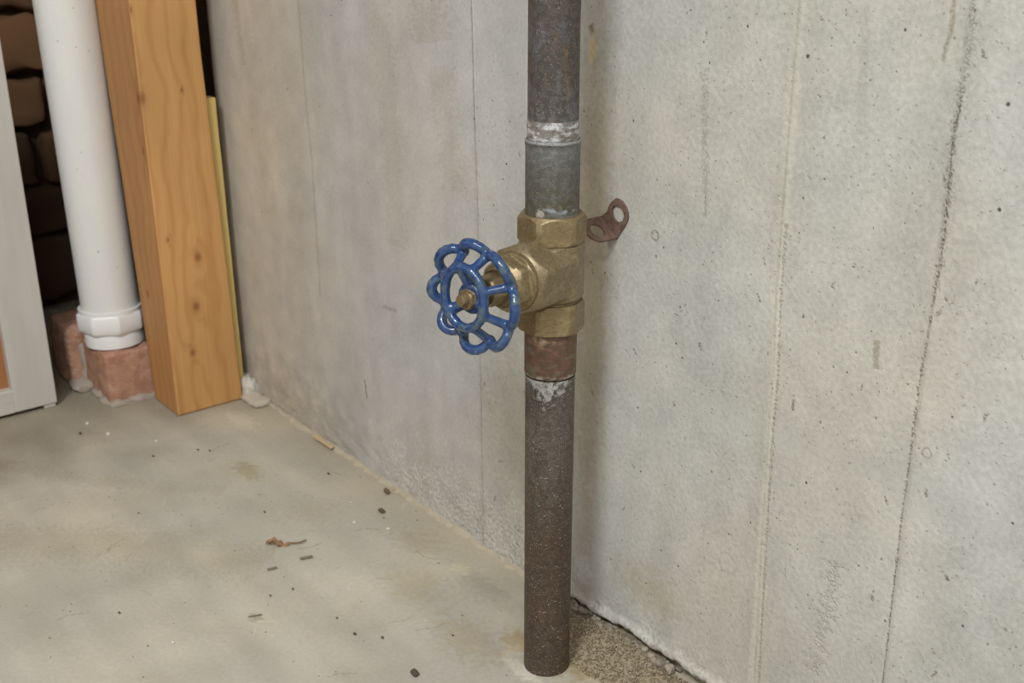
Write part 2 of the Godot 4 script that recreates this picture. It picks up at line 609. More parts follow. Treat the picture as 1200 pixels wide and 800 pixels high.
	blot(V.call(-0.33, 0.36), 0.05, 0.28, Vector3(1.01, 1.015, 1.03), 0.0, 0.4, 58, 0.9)
	ring(V.call(-0.6283, 0.394), 0.0040, 0.0008, Vector3(0.84, 0.82, 0.79), -0.3)
	ring(V.call(-0.5317, 0.1381), 0.009, 0.0007, Vector3(0.96, 0.96, 0.96), -0.15)
	ring(V.call(-0.3693, 0.3002), 0.0035, 0.0008, Vector3(0.86, 0.85, 0.83), -0.25)
	# bug holes
	for p in [[-0.5463, 0.5617, 1.5], [-0.6001, 0.5694, 1.0], [-0.5861, 0.5481, 1.0], [-0.4934, 0.546, 2.6], [-0.3475, 0.5319, 2.6], [-0.4871, 0.4507, 1.2], [-0.4784, 0.366, 1.5], [-0.4882, 0.4255, 1.0], [-1.2348, 0.4433, 2.0], [-1.3386, 0.3811, 2.0], [-0.8684, 0.456, 2.2], [-0.8199, 0.4211, 2.0], [-0.861, 0.4363, 1.0], [-1.1233, 0.5332, 1.6], [-1.3293, 0.2774, 2.0], [-0.8252, 0.406, 1.5], [-0.4213, 0.5683, 1.6], [-0.3434, 0.4705, 2.2], [-0.3053, 0.2756, 1.6], [-0.3898, 0.3427, 1.3], [-0.3513, 0.4233, 1.2], [-0.3269, 0.1882, 1.6], [-0.4623, 0.2403, 2.0], [-0.606, 0.116, 1.5], [-0.585, 0.11, 1.4], [-0.622, 0.075, 1.4], [-0.64, 0.24, 1.5], [-0.60, 0.31, 1.2]]:
		blot(V.call(p[0], p[1]), p[2] * 0.0006, p[2] * 0.00062, Vector3(0.46, 0.43, 0.40), -1.0, 0.3, int(p[0] * -9000), 0.5)
	rng.seed = 31
	for i in 420:
		var x := rng.randf_range(-1.44, -0.18)
		var y := rng.randf_range(0.0, 0.61)
		if x < -0.85 and rng.randf() < 0.7:
			continue
		var r := rng.randf_range(0.0004, 0.0009)
		blot(V.call(x, y), r, r * rng.randf_range(0.7, 1.6), Vector3(0.62, 0.59, 0.55), -0.7, 0.4, i, 0.6)
	var clump := FastNoiseLite.new()
	clump.seed = 71
	clump.frequency = 1.0
	for i in 5200:      # clusters of fine specks
		var x := rng.randf_range(-0.9, -0.18)
		var y := rng.randf_range(0.0, 0.61)
		if clump.get_noise_2d(x * 14.0, y * 14.0) + 0.5 * clump.get_noise_2d(x * 45.0, y * 45.0) < rng.randf_range(-0.2, 0.6):
			continue
		var px := int((x + 1.45) * tppm)
		var py := int((0.62 - y) * tppm)
		if px < 2 or px > tw - 3 or py < 2 or py > th - 3:
			continue
		var dk := rng.randf_range(0.70, 0.90)
		for k in rng.randi_range(1, 3):
			var q := (py + rng.randi_range(0, 1)) * tw + px + rng.randi_range(-1, 1)
			tint(q, Vector3(dk, dk * 0.99, dk * 0.97), 1.0)
			Q[q] -= 0.35
	for i in 60:
		var x := rng.randf_range(-0.86, -0.2)
		var y := rng.randf_range(0.0, 0.61)
		var d := Vector2(rng.randf_range(-0.5, 1.0), -1.0).normalized() * rng.randf_range(0.003, 0.009)
		stroke([V.call(x, y), V.call(x, y) + d], 0.0009, Vector3(0.72, 0.69, 0.64), -0.5, 0.7, 100 + i)
	return painted(0.85, 0.10)

func concrete_floor() -> StandardMaterial3D:
	paint_begin(2048, 1024)
	torigin = Vector2(-1.78, -0.62)     # its v runs along -z: the top row is z = 0.62
	var big := noise_bytes(61, 0.010, 4, 512, 256, 2048, 1024)
	var mid := noise_bytes(62, 0.022, 4, 512, 256, 2048, 1024)
	var sweep := noise_bytes(63, 0.02, 4, 128, 512, 2048, 1024)
	var fine := noise_bytes(64, 0.2, 3, 1024, 512, 2048, 1024)
	var grain := noise_bytes(65, 0.5, 2, 512, 512)
	for y in th:
		var wz := 0.62 - (y + 0.5) / tppm
		for x in tw:
			var q := y * tw + x
			var wx := -1.78 + (x + 0.5) / tppm
			var b := (big[q] - 128) / 128.0
			var m := (mid[q] - 128) / 128.0
			var s := (sweep[q] - 128) / 128.0
			var fi := (fine[q] - 128) / 128.0
			var g := (grain[(y & 511) * 512 + (x & 511)] - 128) / 128.0
			var v := 1.0 + 0.055 * b + 0.04 * m + 0.045 * s + 0.03 * fi + 0.025 * g
			var wm := 0.012 * b - 0.006 * m
			# tan, earthy band along the wall; dirt and painted shade back by the alcove
			var rim := 1.0 - smoothstep(0.0, 0.11 + 0.05 * m, wz)
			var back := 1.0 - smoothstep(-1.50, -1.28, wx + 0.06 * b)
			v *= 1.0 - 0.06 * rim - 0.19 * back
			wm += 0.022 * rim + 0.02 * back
			var h := 0.5 + 0.12 * fi + 0.06 * g + 0.1 * m
			var t := q * 3
			A[t] = clampi(int(187.0 * v * (1.0 + wm)), 0, 255)
			A[t + 1] = clampi(int(181.0 * v), 0, 255)
			A[t + 2] = clampi(int(167.0 * v * (1.0 - wm * 1.8)), 0, 255)
			Q[q] = h
	torigin = Vector2(-1.78, 0.62)
	var V := func(x, z): return Vector2(x, z)
	# worn arcs and stains
	stroke([V.call(-1.42, 0.36), V.call(-1.28, 0.27), V.call(-1.16, 0.16)], 0.014, Vector3(0.955, 0.945, 0.92), 0.0, 0.5, 71)
	stroke([V.call(-1.22, 0.42), V.call(-1.10, 0.29), V.call(-0.98, 0.20)], 0.04, Vector3(0.95, 0.935, 0.90), 0.0, 0.6, 72)
	stroke([V.call(-1.30, 0.30), V.call(-1.22, 0.22)], 0.02, Vector3(1.05, 1.05, 1.05), 0.0, 0.6, 73)
	blot(V.call(-1.19, 0.115), 0.045, 0.018, Vector3(0.91, 0.895, 0.82), 0.0, 0.5, 74, 0.8)
	blot(V.call(-1.05, 0.11), 0.05, 0.05, Vector3(0.95, 0.94, 0.91), 0.0, 0.5, 75, 0.9)
	blot(V.call(-0.92, 0.05), 0.05, 0.035, Vector3(0.92, 0.91, 0.90), 0.0, 0.5, 76, 0.9)
	blot(V.call(-0.80, 0.05), 0.06, 0.03, Vector3(0.92, 0.92, 0.92), 0.0, 0.5, 77, 0.9)
	blot(V.call(-0.845, 0.045), 0.015, 0.012, Vector3(1.07, 1.06, 1.03), 0.1, 0.5, 78, 0.4)
	blot(V.call(-0.90, 0.25), 0.012, 0.009, Vector3(0.88, 0.87, 0.86), 0.0, 0.5, 79, 0.7)
	blot(V.call(-0.66, 0.05), 0.05, 0.03, Vector3(0.88, 0.83, 0.72), 0.1, 0.5, 80, 0.7)
	blot(V.call(-0.71, 0.075), 0.03, 0.02, Vector3(0.94, 0.88, 0.78), 0.0, 0.5, 81, 0.8)
	blot(V.call(-0.74, 0.11), 0.07, 0.04, Vector3(0.955, 0.92, 0.87), 0.0, 0.6, 86, 0.9)
	blot(V.call(-0.63, 0.04), 0.09, 0.055, Vector3(0.93, 0.88, 0.80), 0.0, 0.6, 87, 0.9)
	blot(V.call(-0.85, 0.10), 0.06, 0.04, Vector3(0.96, 0.94, 0.90), 0.0, 0.6, 88, 0.9)
	blot(V.call(-1.33, 0.055), 0.05, 0.02, Vector3(1.06, 1.06, 1.06), 0.1, 0.5, 82, 0.6)
	blot(V.call(-0.672, 0.102), 0.030, 0.010, Vector3(1.12, 1.12, 1.13), 0.3, 0.6, 84, 0.5)
	blot(V.call(-0.70, 0.085), 0.012, 0.02, Vector3(1.08, 1.07, 1.06), 0.2, 0.6, 85, 0.6)
	rng.seed = 41
	for i in 420:
		var x := rng.randf_range(-1.5, -0.5)
		var z := rng.randf_range(0.0, 0.58)
		var r := rng.randf_range(0.0005, 0.0012)
		var dk := rng.randf() < 0.6
		blot(V.call(x, z), r * 1.4, r, Vector3(0.62, 0.58, 0.52) if dk else Vector3(1.10, 1.10, 1.10), -0.3 if dk else 0.3, 0.4, i, 0.6)
	for i in 70:
		var x := rng.randf_range(-1.4, -0.55)
		var z := rng.randf_range(0.0, 0.5)
		var d := Vector2.from_angle(rng.randf() * TAU) * rng.randf_range(0.006, 0.022)
		var up := rng.randf() < 0.6
		stroke([V.call(x, z), V.call(x, z) + d, V.call(x, z) + d * 1.5 + d.orthogonal() * 0.3], 0.0011, Vector3(1.07, 1.07, 1.07) if up else Vector3(0.87, 0.85, 0.81), 0.1, 0.7, 200 + i)
	return painted(0.72, 0.07)

func room() -> void:
	var fno := FastNoiseLite.new()
	fno.seed = 5
	fno.frequency = 0.1
	# the concrete wall: a relief in the part in view, plain beyond it
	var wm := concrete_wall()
	var b := MB.new()
	var xs := []
	var x := WALL_END
	while x < -0.19:
		xs.append(x)
		var near := minf(absf(x + 0.8675), minf(absf(x + 0.5015), absf(x + 0.38)))
		x += 0.0012 if near < 0.006 else 0.0045
	xs.append_array([-0.17, 2.6])
	var ys := [-0.02]
	var y := 0.0
	while y < 0.62:
		ys.append(y)
		y += 0.0014 if y < 0.03 else (0.003 if y < 0.1 else 0.006)
	ys.append_array([0.62, 2.4])
	for px in xs:
		for py in ys:
			var z := 0.0
			if px < -0.18 and py < 0.62:
				z = wall_relief(px, py, fno)
			if px == WALL_END:
				z = -0.004
			b.add(Vector3(px, py, z), Vector3(0, 0, 1), Vector2((px + 1.45) / 1.28, (0.62 - py) / 0.64))
	for i in xs.size() - 1:
		for j in ys.size() - 1:
			var k := i * ys.size() + j
			b.quad(k, k + 1, k + ys.size() + 1, k + ys.size())
	smooth_normals(b)
	b.face(Vector3(WALL_END, -0.02, -0.2), Vector3(WALL_END, -0.02, -0.004), Vector3(WALL_END, 2.4, -0.004), Vector3(WALL_END, 2.4, -0.2), Vector3(-1, 0, 0))
	b.face(Vector3(WALL_END, -0.02, -0.2), Vector3(2.6, -0.02, -0.2), Vector3(2.6, 2.4, -0.2), Vector3(WALL_END, 2.4, -0.2), Vector3(0, 0, -1))
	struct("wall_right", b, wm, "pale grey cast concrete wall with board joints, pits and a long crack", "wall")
	var fm := concrete_floor()
	var fl := MB.new()
	var gx := span(-1.62, -0.40, 180)
	gx.push_front(-2.3)
	gx.append(2.7)
	var gz := span(-0.02, 0.60, 110)
	gz.push_front(-0.4)
	gz.append(3.3)
	for px in gx:
		for pz in gz:
			var hy := 0.0
			if px > -1.62 and px < -0.4 and pz > 0.0 and pz < 0.6:
				hy = -0.0006 + 0.0006 * fno.get_noise_2d(px * 200.0, pz * 200.0)
			fl.add(Vector3(px, hy, pz), Vector3.UP, Vector2((px + 1.78) / 1.28, (0.62 - pz) / 0.64))
	for i in gx.size() - 1:
		for j in gz.size() - 1:
			var k := i * gz.size() + j
			fl.quad(k, k + 1, k + gz.size() + 1, k + gz.size())
	smooth_normals(fl)
	fl.face(Vector3(-2.3, -0.15, -0.4), Vector3(2.7, -0.15, -0.4), Vector3(2.7, -0.15, 3.3), Vector3(-2.3, -0.15, 3.3), Vector3.DOWN)
	struct("floor", fl, fm, "bare stained concrete floor with a tan cast", "floor")
	var plain := mat(rgb8(206, 206, 204), 0.85)
	var dim := mat(rgb8(92, 74, 58), 0.95)
	var c := MB.new()
	box(c, Vector3(0.2, 2.46, 1.45), Vector3(5.0, 0.12, 3.7), 0.01)
	struct("ceiling", c, plain, "plain pale ceiling", "ceiling")
	var l := MB.new()
	box(l, Vector3(0.5, 1.2, 3.3), Vector3(4.4, 2.5, 0.12), 0.01)
	struct("wall_left", l, plain, "plain pale wall across the room", "wall")
	var f := MB.new()
	box(f, Vector3(2.65, 1.2, 1.55), Vector3(0.12, 2.5, 3.6), 0.01)
	struct("wall_front", f, plain, "plain pale wall behind the camera", "wall")
	# the wall at the far end, with the low opening into the alcove
	var k := MB.new()
	box(k, Vector3(-1.68, 1.2, 2.04), Vector3(0.16, 2.5, 2.5), 0.01)
	box(k, Vector3(-1.68, 1.87, 0.30), Vector3(0.16, 1.14, 1.04), 0.01)  # unseen lintel, its height chosen to limit light in the alcove
	box(k, Vector3(-1.53, 1.87, -0.11), Vector3(0.19, 1.14, 0.18), 0.01)
	struct("wall_back", k, plain, "plain end wall above and beside the dark alcove", "wall")

func alcove() -> void:
	# rubble wall at the back of the alcove, each stone a piece of its own
	var dirt := mat(rgb8(74, 56, 40), 0.95)
	var b := MB.new()
	box(b, Vector3(-2.03, 0.65, 0.28), Vector3(0.1, 1.4, 1.06), 0.01)
	box(b, Vector3(-1.72, 0.65, -0.23), Vector3(0.56, 1.4, 0.06), 0.01)
	box(b, Vector3(-1.87, 0.65, 0.80), Vector3(0.24, 1.4, 0.06), 0.01)
	box(b, Vector3(-1.87, 1.33, 0.28), Vector3(0.24, 0.06, 1.1), 0.01)  # unseen roof, added to keep the alcove dark
	var w := struct("wall_alcove", b, dirt, "dark rubble stone wall at the back of the alcove behind the white pipe", "wall")
	var tones := [mat(rgb8(118, 86, 58), 0.95), mat(rgb8(98, 72, 50), 0.95), mat(rgb8(128, 92, 62), 0.95), mat(rgb8(88, 66, 48), 0.95)]
	var f := FastNoiseLite.new()
	f.seed = 9
	f.frequency = 0.012
	rng.seed = 12
	var y := 0.02
	var row := 0
	while y < 1.2:
		var h := rng.randf_range(0.075, 0.115)
		var z := -0.2 + (0.05 if row % 2 else 0.0)
		while z < 0.72:
			var wd := rng.randf_range(0.09, 0.15)
			var s := MB.new()
			box(s, Vector3(-1.975, y + h / 2, z + wd / 2), Vector3(0.06, h - 0.006, wd - 0.006), 0.018, 0.02, 0.018, f)
			smooth_normals(s)
			obj("stone", s, tones[rng.randi() % 4], w)
			z += wd
		y += h
		row += 1

# ---- the riser
const VIEW := 0.864   # angle (about y, from +z) at which the pipe faces the camera

func pipe_texture(w: int, h: int, base: Vector3, kind: int) -> StandardMaterial3D:
	paint_begin(w, h)
	var n1 := noise_bytes(80 + kind, 0.03, 4, 256, 256, w, h)
	var n2 := noise_bytes(90 + kind, 0.02, 3, 256, 256, w, h)
	var n3 := noise_bytes(100 + kind, 0.30, 3, 256, 256)
	var n4 := noise_bytes(110 + kind, 0.07, 3, 256, 256)
	var n5 := noise_bytes(120 + kind, 0.06, 4, 64, 256)
	var band := Image.create_from_data(64, 256, false, Image.FORMAT_L8, n5)
	band.resize(w, 256, Image.INTERPOLATE_CUBIC)
	n5 = band.get_data()       # drawn out along the girth: smears
	for y in h:
		var t := (y + 0.5) / h     # 0 at the top
		for x in w:
			var q := y * w + x
			var u := (x + 0.5) / w
			var a := (n1[q] - 128) / 128.0
			var b := (n2[q] - 128) / 128.0
			var g := (n3[(y & 255) * 256 + (x & 255)] - 128) / 128.0
			var m := (n4[(y & 255) * 256 + ((x + 40) & 255)] - 128) / 128.0
			var sm := (n5[(y & 255) * w + x] - 128) / 128.0
			var c := base
			var hh := 0.5 + 0.25 * g + 0.3 * m
			if kind == 0:      # upper pipe: grey-brown mill scale with purple and rusty patches
				c = c.lerp(Vector3(98, 76, 74), smoothstep(0.0, 0.6, a) * 0.55)
				c = c.lerp(Vector3(102, 104, 110), smoothstep(0.1, 0.7, b) * 0.5)
				c = c.lerp(Vector3(118, 118, 122), smoothstep(0.78, 0.97, t) * (0.3 + 0.4 * m))
				c = c.lerp(Vector3(176, 166, 138), (1.0 - smoothstep(0.010, 0.016, absf(u - 0.728 + 0.01 * a))) * smoothstep(0.54, 0.58, t) * (1.0 - smoothstep(0.76, 0.84, t)) * 0.9)
				var rust := exp(-pow((u - 0.585 - (t - 0.80) * 0.10) / 0.016, 2.0)) * smoothstep(0.655, 0.70, t) * (1.0 - smoothstep(0.80, 0.92, t))
				c = c.lerp(Vector3(134, 98, 60), rust * 0.5 * clampf(0.7 + a, 0.0, 1.0))
			elif kind == 1:    # lower pipe: browner towards the floor, greyer on top
				c = c.lerp(Vector3(112, 106, 98), (1.0 - smoothstep(0.15, 0.55, t + 0.2 * a)) * 0.9)
				c = c.lerp(Vector3(118, 84, 66), smoothstep(0.1, 0.8, b) * smoothstep(0.2, 0.6, t) * 0.5)
				c = c.lerp(Vector3(76, 64, 54), smoothstep(0.1, 0.7, -a) * 0.5)
				var lime := (1.0 - smoothstep(0.035, 0.075 + 0.07 * m + 0.04 * sm, t + absf(u - 0.47) * 0.30)) * smoothstep(-0.6, -0.05, g * 0.6 + m * 0.6 + sm * 0.5)
				c = c.lerp(Vector3(208, 208, 206), lime)
				hh += lime * 0.6
			elif kind == 2:    # upper coupling: tinned grey, olive at the foot, limey edges
				c = c.lerp(Vector3(146, 148, 150), (1.0 - smoothstep(0.05, 0.45, t)) * (0.6 + 0.4 * sm))
				c = c.lerp(Vector3(106, 98, 74), smoothstep(0.45, 0.72, t) * smoothstep(-0.5, 0.4, a) * 0.75)
				var smear := smoothstep(0.76, 0.83, t + 0.06 * m - 0.3 * (u - 0.52)) * (1.0 - smoothstep(0.90, 0.96, t)) * smoothstep(0.42, 0.52, u + 0.1 * m) * (1.0 - smoothstep(0.68, 0.74, u))
				c = c.lerp(Vector3(176, 184, 194), smear * clampf(0.65 + 1.3 * sm, 0.15, 1.0))
				c = c.lerp(Vector3(206, 206, 206), (1.0 - smoothstep(0.02, 0.055, t)) * 0.6)
				var chip_ := 1.0 - smoothstep(0.5, 1.0, Vector2((u - 0.425) / 0.03, (t - 0.86) / 0.07).length() + 0.5 * m)
				c = c.lerp(Vector3(216, 210, 196), chip_)
				hh += chip_ * 1.2
			elif kind == 3:    # lower fitting: coppery brown, grey-green blooms, limey lower edge
				c = c.lerp(Vector3(126, 88, 76), smoothstep(-0.1, 0.5, a) * 0.7)
				c = c.lerp(Vector3(116, 110, 94), smoothstep(0.1, 0.6, b + 0.5 * (t - 0.5)) * 0.8)
				c = c.lerp(Vector3(172, 152, 122), exp(-pow((t - 0.26 - 0.1 * a) / 0.06, 2.0)) * exp(-pow((u - 0.45) / 0.09, 2.0)) * clampf(0.6 + m, 0.0, 1.0))
				c = c.lerp(Vector3(190, 188, 180), smoothstep(0.90, 0.98, t + 0.10 * m) * 0.6)
			elif kind == 4:    # lime crust in the joint above the coupling
				c = c.lerp(Vector3(198, 200, 204), smoothstep(-0.2, 0.45, sm + m * 0.35 + 0.35 * (t - 0.5)) * (0.8 + 0.25 * g))
				hh += 0.5 * m
			var sp: float = (1.0 + 0.14 * g + 0.12 * m) * [0.96, 0.82, 0.80, 0.92, 1.0][kind]
			if kind < 3 and absf(m - 0.1) < 0.06 and g > 0.10:   # short pale scratches
				c = c.lerp(Vector3(186, 178, 168), 0.55 if kind == 1 else 0.35)
				hh += 0.2
			elif kind < 3 and absf(m + 0.12) < 0.06 and g < 0.0:
				c *= 0.78
			var k := q * 3
			A[k] = clampi(int(c.x * sp), 0, 255)
			A[k + 1] = clampi(int(c.y * sp), 0, 255)
			A[k + 2] = clampi(int(c.z * sp), 0, 255)
			Q[q] = hh
	return painted(0.55, 0.035, 0.15)

func brass_texture(sd: int, base: Vector3) -> StandardMaterial3D:
	paint_begin(256, 256)
	var n1 := noise_bytes(sd, 0.02, 4, 256, 256)
	var n2 := noise_bytes(sd + 1, 0.2, 3, 256, 256)
	var n3 := noise_bytes(sd + 2, 0.06, 3, 256, 256)
	for q in 65536:
		var a := (n1[q] - 128) / 128.0
		var g := (n2[q] - 128) / 128.0
		var b := (n3[q] - 128) / 128.0
		var c := base.lerp(base * Vector3(1.18, 1.2, 1.25), smoothstep(0.0, 0.6, a) * 0.7)
		c = c.lerp(base * Vector3(0.72, 0.70, 0.66), smoothstep(0.1, 0.7, b) * 0.55)
		if g > 0.55:
			c = c.lerp(Vector3(206, 194, 168), 0.4)
		c *= 1.0 + 0.07 * g
		A[q * 3] = clampi(int(c.x), 0, 255)
		A[q * 3 + 1] = clampi(int(c.y), 0, 255)
		A[q * 3 + 2] = clampi(int(c.z), 0, 255)
		Q[q] = 0.5 + 0.3 * g + 0.3 * b
	var m := painted(0.42, 0.02, 0.55)
	m.uv1_triplanar = true
	m.uv1_scale = Vector3(16, 16, 16)
	return m

func water_pipe() -> void:
	var t := thing("water_pipe", "vertical grey and rusty steel water pipe with brass gate valve and blue handwheel", "pipe", Vector3(-0.668, 0, 0.078))
	var ax := Vector3(-0.784, 0, -0.62).normalized()      # it leans a hair to the right
	t.basis = Basis(ax, 0.006)
	var up := upright(Vector3.ZERO, VIEW + PI)
	var p := MB.new()
	polar(p, func(_a, _y): return 0.0205, [-0.01, 0.2831], 64, up, true)
	obj("lower_pipe", p, pipe_texture(256, 576, Vector3(92, 74, 60), 1), t)
	p = MB.new()
	var ys := [0.2826, 0.2844, 0.2848, 0.2854, 0.287, 0.300, 0.330]
	polar(p, func(_a, y): return 0.0188 if y < 0.2845 else 0.0209 if y < 0.2850 else 0.0213, ys, 64, up, true)
	obj("coupling", p, pipe_texture(256, 96, Vector3(106, 82, 66), 3), t)
	p = MB.new()
	polar(p, func(_a, y): return 0.0212 if y < 0.4735 else (0.0217 if y < 0.4755 else 0.0204), [0.412, 0.470, 0.4738, 0.4752, 0.4762], 64, up, true)
	obj("coupling", p, pipe_texture(256, 128, Vector3(118, 116, 110), 2), t)
	p = MB.new()
	var fno := FastNoiseLite.new()
	fno.seed = 77
	fno.frequency = 0.35
	var crust := func(a: float, y: float) -> float:
		var k: float = sin((y - 0.4745) / 0.017 * PI)
		return 0.0194 + maxf(k, 0.0) * (0.0007 + 0.0006 * fno.get_noise_3d(sin(a) * 20.0, cos(a) * 20.0, y * 900.0))
	polar(p, crust, span(0.4745, 0.4915, 14), 120, up, false)
	obj("lime_crust", p, pipe_texture(256, 48, Vector3(128, 122, 118), 4), t)
	p = MB.new()
	polar(p, func(_a, _y): return 0.0195, [0.474, 0.70], 64, up, true)
	polar(p, func(_a, _y): return 0.0195, [0.70, 2.41], 64, up, true, 0.0, 8.0)
	obj("upper_pipe", p, pipe_texture(256, 452, Vector3(80, 74, 70), 0), t)

	# --- brass gate valve; the bonnet points 11.7 degrees off the wall's normal
	var turn := PI / 2 - deg_to_rad(78.3)
	var brass := brass_texture(130, Vector3(138, 121, 90))
	var cast := brass_texture(140, Vector3(136, 121, 94))
	var yc := 0.373
	var put := func(called: String, m: MB, material: Material, parent: Node) -> MeshInstance3D:
		var o := obj(called, m, material, parent)
		if parent == t:
			o.rotation.y = turn
		return o
	field_begin(Vector3(-0.034, 0.334, -0.034), Vector3(0.034, 0.411, 0.052), 0.0011)
	for z in fn.z:
		for y in fn.y:
			for x in fn.x:
				var w := flo + Vector3(x, y, z) * fh
				var rad := Vector2(w.x, w.z).length()
				# barrel: an eight sided trunk between the collars
				var c8 := Vector2(w.x, w.z).rotated(0.35).abs()
				var oct := maxf(maxf(c8.x, c8.y), (c8.x + c8.y) * 0.70711) - 0.0249
				var d := maxf(maxf(oct, rad - 0.0262), absf(w.y - yc) - 0.0215 - 0.003 * clampf((0.026 - rad) / 0.004, 0.0, 1.0))
				d = minf(d, maxf(rad - 0.0232, absf(w.y - 0.3725) - 0.04))
				# boss towards the bonnet: a six sided prism with its corners turned off
				var q := Vector2(w.x, w.y - yc)
				var r2 := q.length()
				var h6 := q.rotated(0.13).abs()
				var hex := maxf(h6.x, h6.x * 0.5 + h6.y * 0.86603) - 0.0262
				var e := maxf(maxf(hex, r2 - 0.0296), maxf(w.z - 0.0455, -w.z))
				e = maxf(e, (r2 + w.z * 0.8 - 0.0605) * 0.78)
				F[(z * fn.y + y) * fn.x + x] = smin(d, e, 0.0022)
	var parts := field_mesh(1)
	var body: MeshInstance3D = put.call("valve_body", parts[0], cast, t)
	for s in [0, 1]:
		var m := MB.new()
		var y0: float = 0.3965 if s else 0.3235
		var y1: float = 0.4185 if s else 0.3475
		var shape := func(a: float, y: float) -> float:
			var lim := 0.0273 - 0.85 * maxf(0.0, (y - (y1 - 0.004)) if s else ((y0 + 0.0015) - y)) - 0.7 * maxf(0.0, (y0 + 0.002 - y) if s else (y - (y1 - 0.003)))
			return hexagon(a, 0.0247, 6, -0.23, lim)
		polar(m, shape, [y0, y0 + 0.0008, y0 + 0.0015, y0 + 0.002, y0 + 0.004, y1 - 0.004, y1 - 0.003, y1 - 0.002, y1 - 0.001, y1], 144, upright())
		put.call("hex_collar", m, brass, body)
	var m := MB.new()
	polar(m, func(a, z): return 0.0226 - 0.3 * maxf(0.0, z - 0.0475) if z < 0.0485 else hexagon(a, 0.0196, 6, 0.35, 0.0217 - 0.9 * maxf(0.0, z - 0.0575)), [0.044, 0.0475, 0.0483, 0.0487, 0.052, 0.0575, 0.059, 0.061, 0.0625], 144, forward(yc))
	polar(m, func(_a, z): return 0.0150 - 0.4 * maxf(0.0, z - 0.0645), [0.0620, 0.0645, 0.067], 64, forward(yc))
	put.call("bonnet", m, brass, t)
	m = MB.new()
	polar(m, func(a, z): return hexagon(a, 0.0112, 6, 0.1, 0.0124 - 0.9 * maxf(0.0, z - 0.0785)), [0.066, 0.070, 0.0785, 0.0795, 0.081], 96, forward(yc))
	put.call("packing_nut", m, brass, t)
	m = MB.new()
	polar(m, func(_a, z): return 0.0046 - 0.5 * maxf(0.0, z - 0.1065), [0.080, 0.100, 0.1065, 0.108], 32, forward(yc))
	put.call("valve_stem", m, brass, t)
	# --- handwheel: cast in one piece, split into rim, hub and spokes
	var zc := 0.0925
	var wy := 0.3722
	field_begin(Vector3(-0.047, wy - 0.047, zc - 0.011), Vector3(0.047, wy + 0.047, zc + 0.017), 0.0008)
	var at := func(r: float, deg: float, off: float) -> Vector3:
		return Vector3(r * sin(deg_to_rad(deg)), wy + r * cos(deg_to_rad(deg)), zc + off)
	var k := 0.0020
	var low := Vector3(0, 0.0022, 0)
	var inner := func(deg: float) -> Vector3:      # the inner ring, a little taller than wide
		return at.call(0.0210 + 0.0020 * cos(deg_to_rad(deg * 2.0)), deg, 0.0106) + low
	for i in 32:
		field_capsule(inner.call(i * 11.25), inner.call(i * 11.25 + 11.25), 0.0031, 0.0031, k, 0)
	var webs := [-22.0, 18.0, 67.0, 119.0, 160.0, 205.0, 247.0, 288.0, 338.0]   # a rough casting: not quite even
	for i in 8:
		# a web out from the ring, then the scalloped rim: its valleys lie further back than its crests
		field_capsule(inner.call(webs[i]), at.call(0.0340, webs[i], -0.0035), 0.0031, 0.0035, k, 0)
		var mid: float = (webs[i] + webs[i + 1]) / 2.0
		var half: float = (webs[i + 1] - webs[i]) / 2.0
		var narrow := 0.82 if i in [5, 6] else 1.0
		var path := []
		for st in [[0.0345, 1.0, -0.0042, 3.4], [0.0368, 0.82, -0.0028, 3.3], [0.0391, 0.60, -0.0004, 3.3], [0.0405, 0.34, 0.0013, 3.4], [0.0410, 0.10, 0.0020, 3.4]]:
			path.append([st[0], -half * st[1] * (narrow if st[1] < 1.0 else 1.0), st[2], st[3]])
		for j in 5:
			var e = path[4 - j]
			path.append([e[0], -e[1], e[2], e[3]])
		for j in path.size() - 1:
			var u = path[j]
			var w = path[j + 1]
			field_capsule(at.call(u[0], mid + u[1], u[2]), at.call(w[0], mid + w[1], w[2]), u[3] * 0.001, w[3] * 0.001, k, 0)
	for i in 3:
		var a: float = 352.0 + 120.0 * i
		field_capsule(at.call(0.007, a, 0.0025), inner.call(a), 0.0038, 0.0034, k, 2 + i)
		field_capsule(at.call(0.008, a - 9.0, 0.0), at.call(0.0195, a - 3.0, 0.009), 0.0028, 0.0024, k, 2 + i)
	for i in 16:
		field_capsule(at.call(0.0090, i * 22.5, 0.0024), at.call(0.0090, i * 22.5 + 22.5, 0.0024), 0.0028, 0.0028, k, 1)
	field_capsule(Vector3(0, wy, zc - 0.003), Vector3(0, wy, zc - 0.001), 0.0078, 0.0055, k, 1)
	parts = field_mesh(5)
	var blue := blue_paint()
	var wheel: MeshInstance3D = put.call("handwheel", parts[0], blue, t)
	put.call("hub", parts[1], blue, wheel)
	for i in 3:
		put.call("spoke", parts[2 + i], blue, wheel)
	m = MB.new()
	polar(m, func(a, z): return 0.0086 if z < zc + 0.0052 else hexagon(a, 0.0072, 6, 0.3, 0.0079 - 0.7 * maxf(0.0, z - zc - 0.0088)), [zc + 0.003, zc + 0.005, zc + 0.0054, zc + 0.0088, zc + 0.0096, zc + 0.0102], 72, forward(wy))
	polar(m, func(_a, z): return 0.0042 - 0.6 * maxf(0.0, z - zc - 0.0118), [zc + 0.010, zc + 0.0118, zc + 0.0128], 32, forward(wy))
	put.call("wheel_nut", m, brass, t)

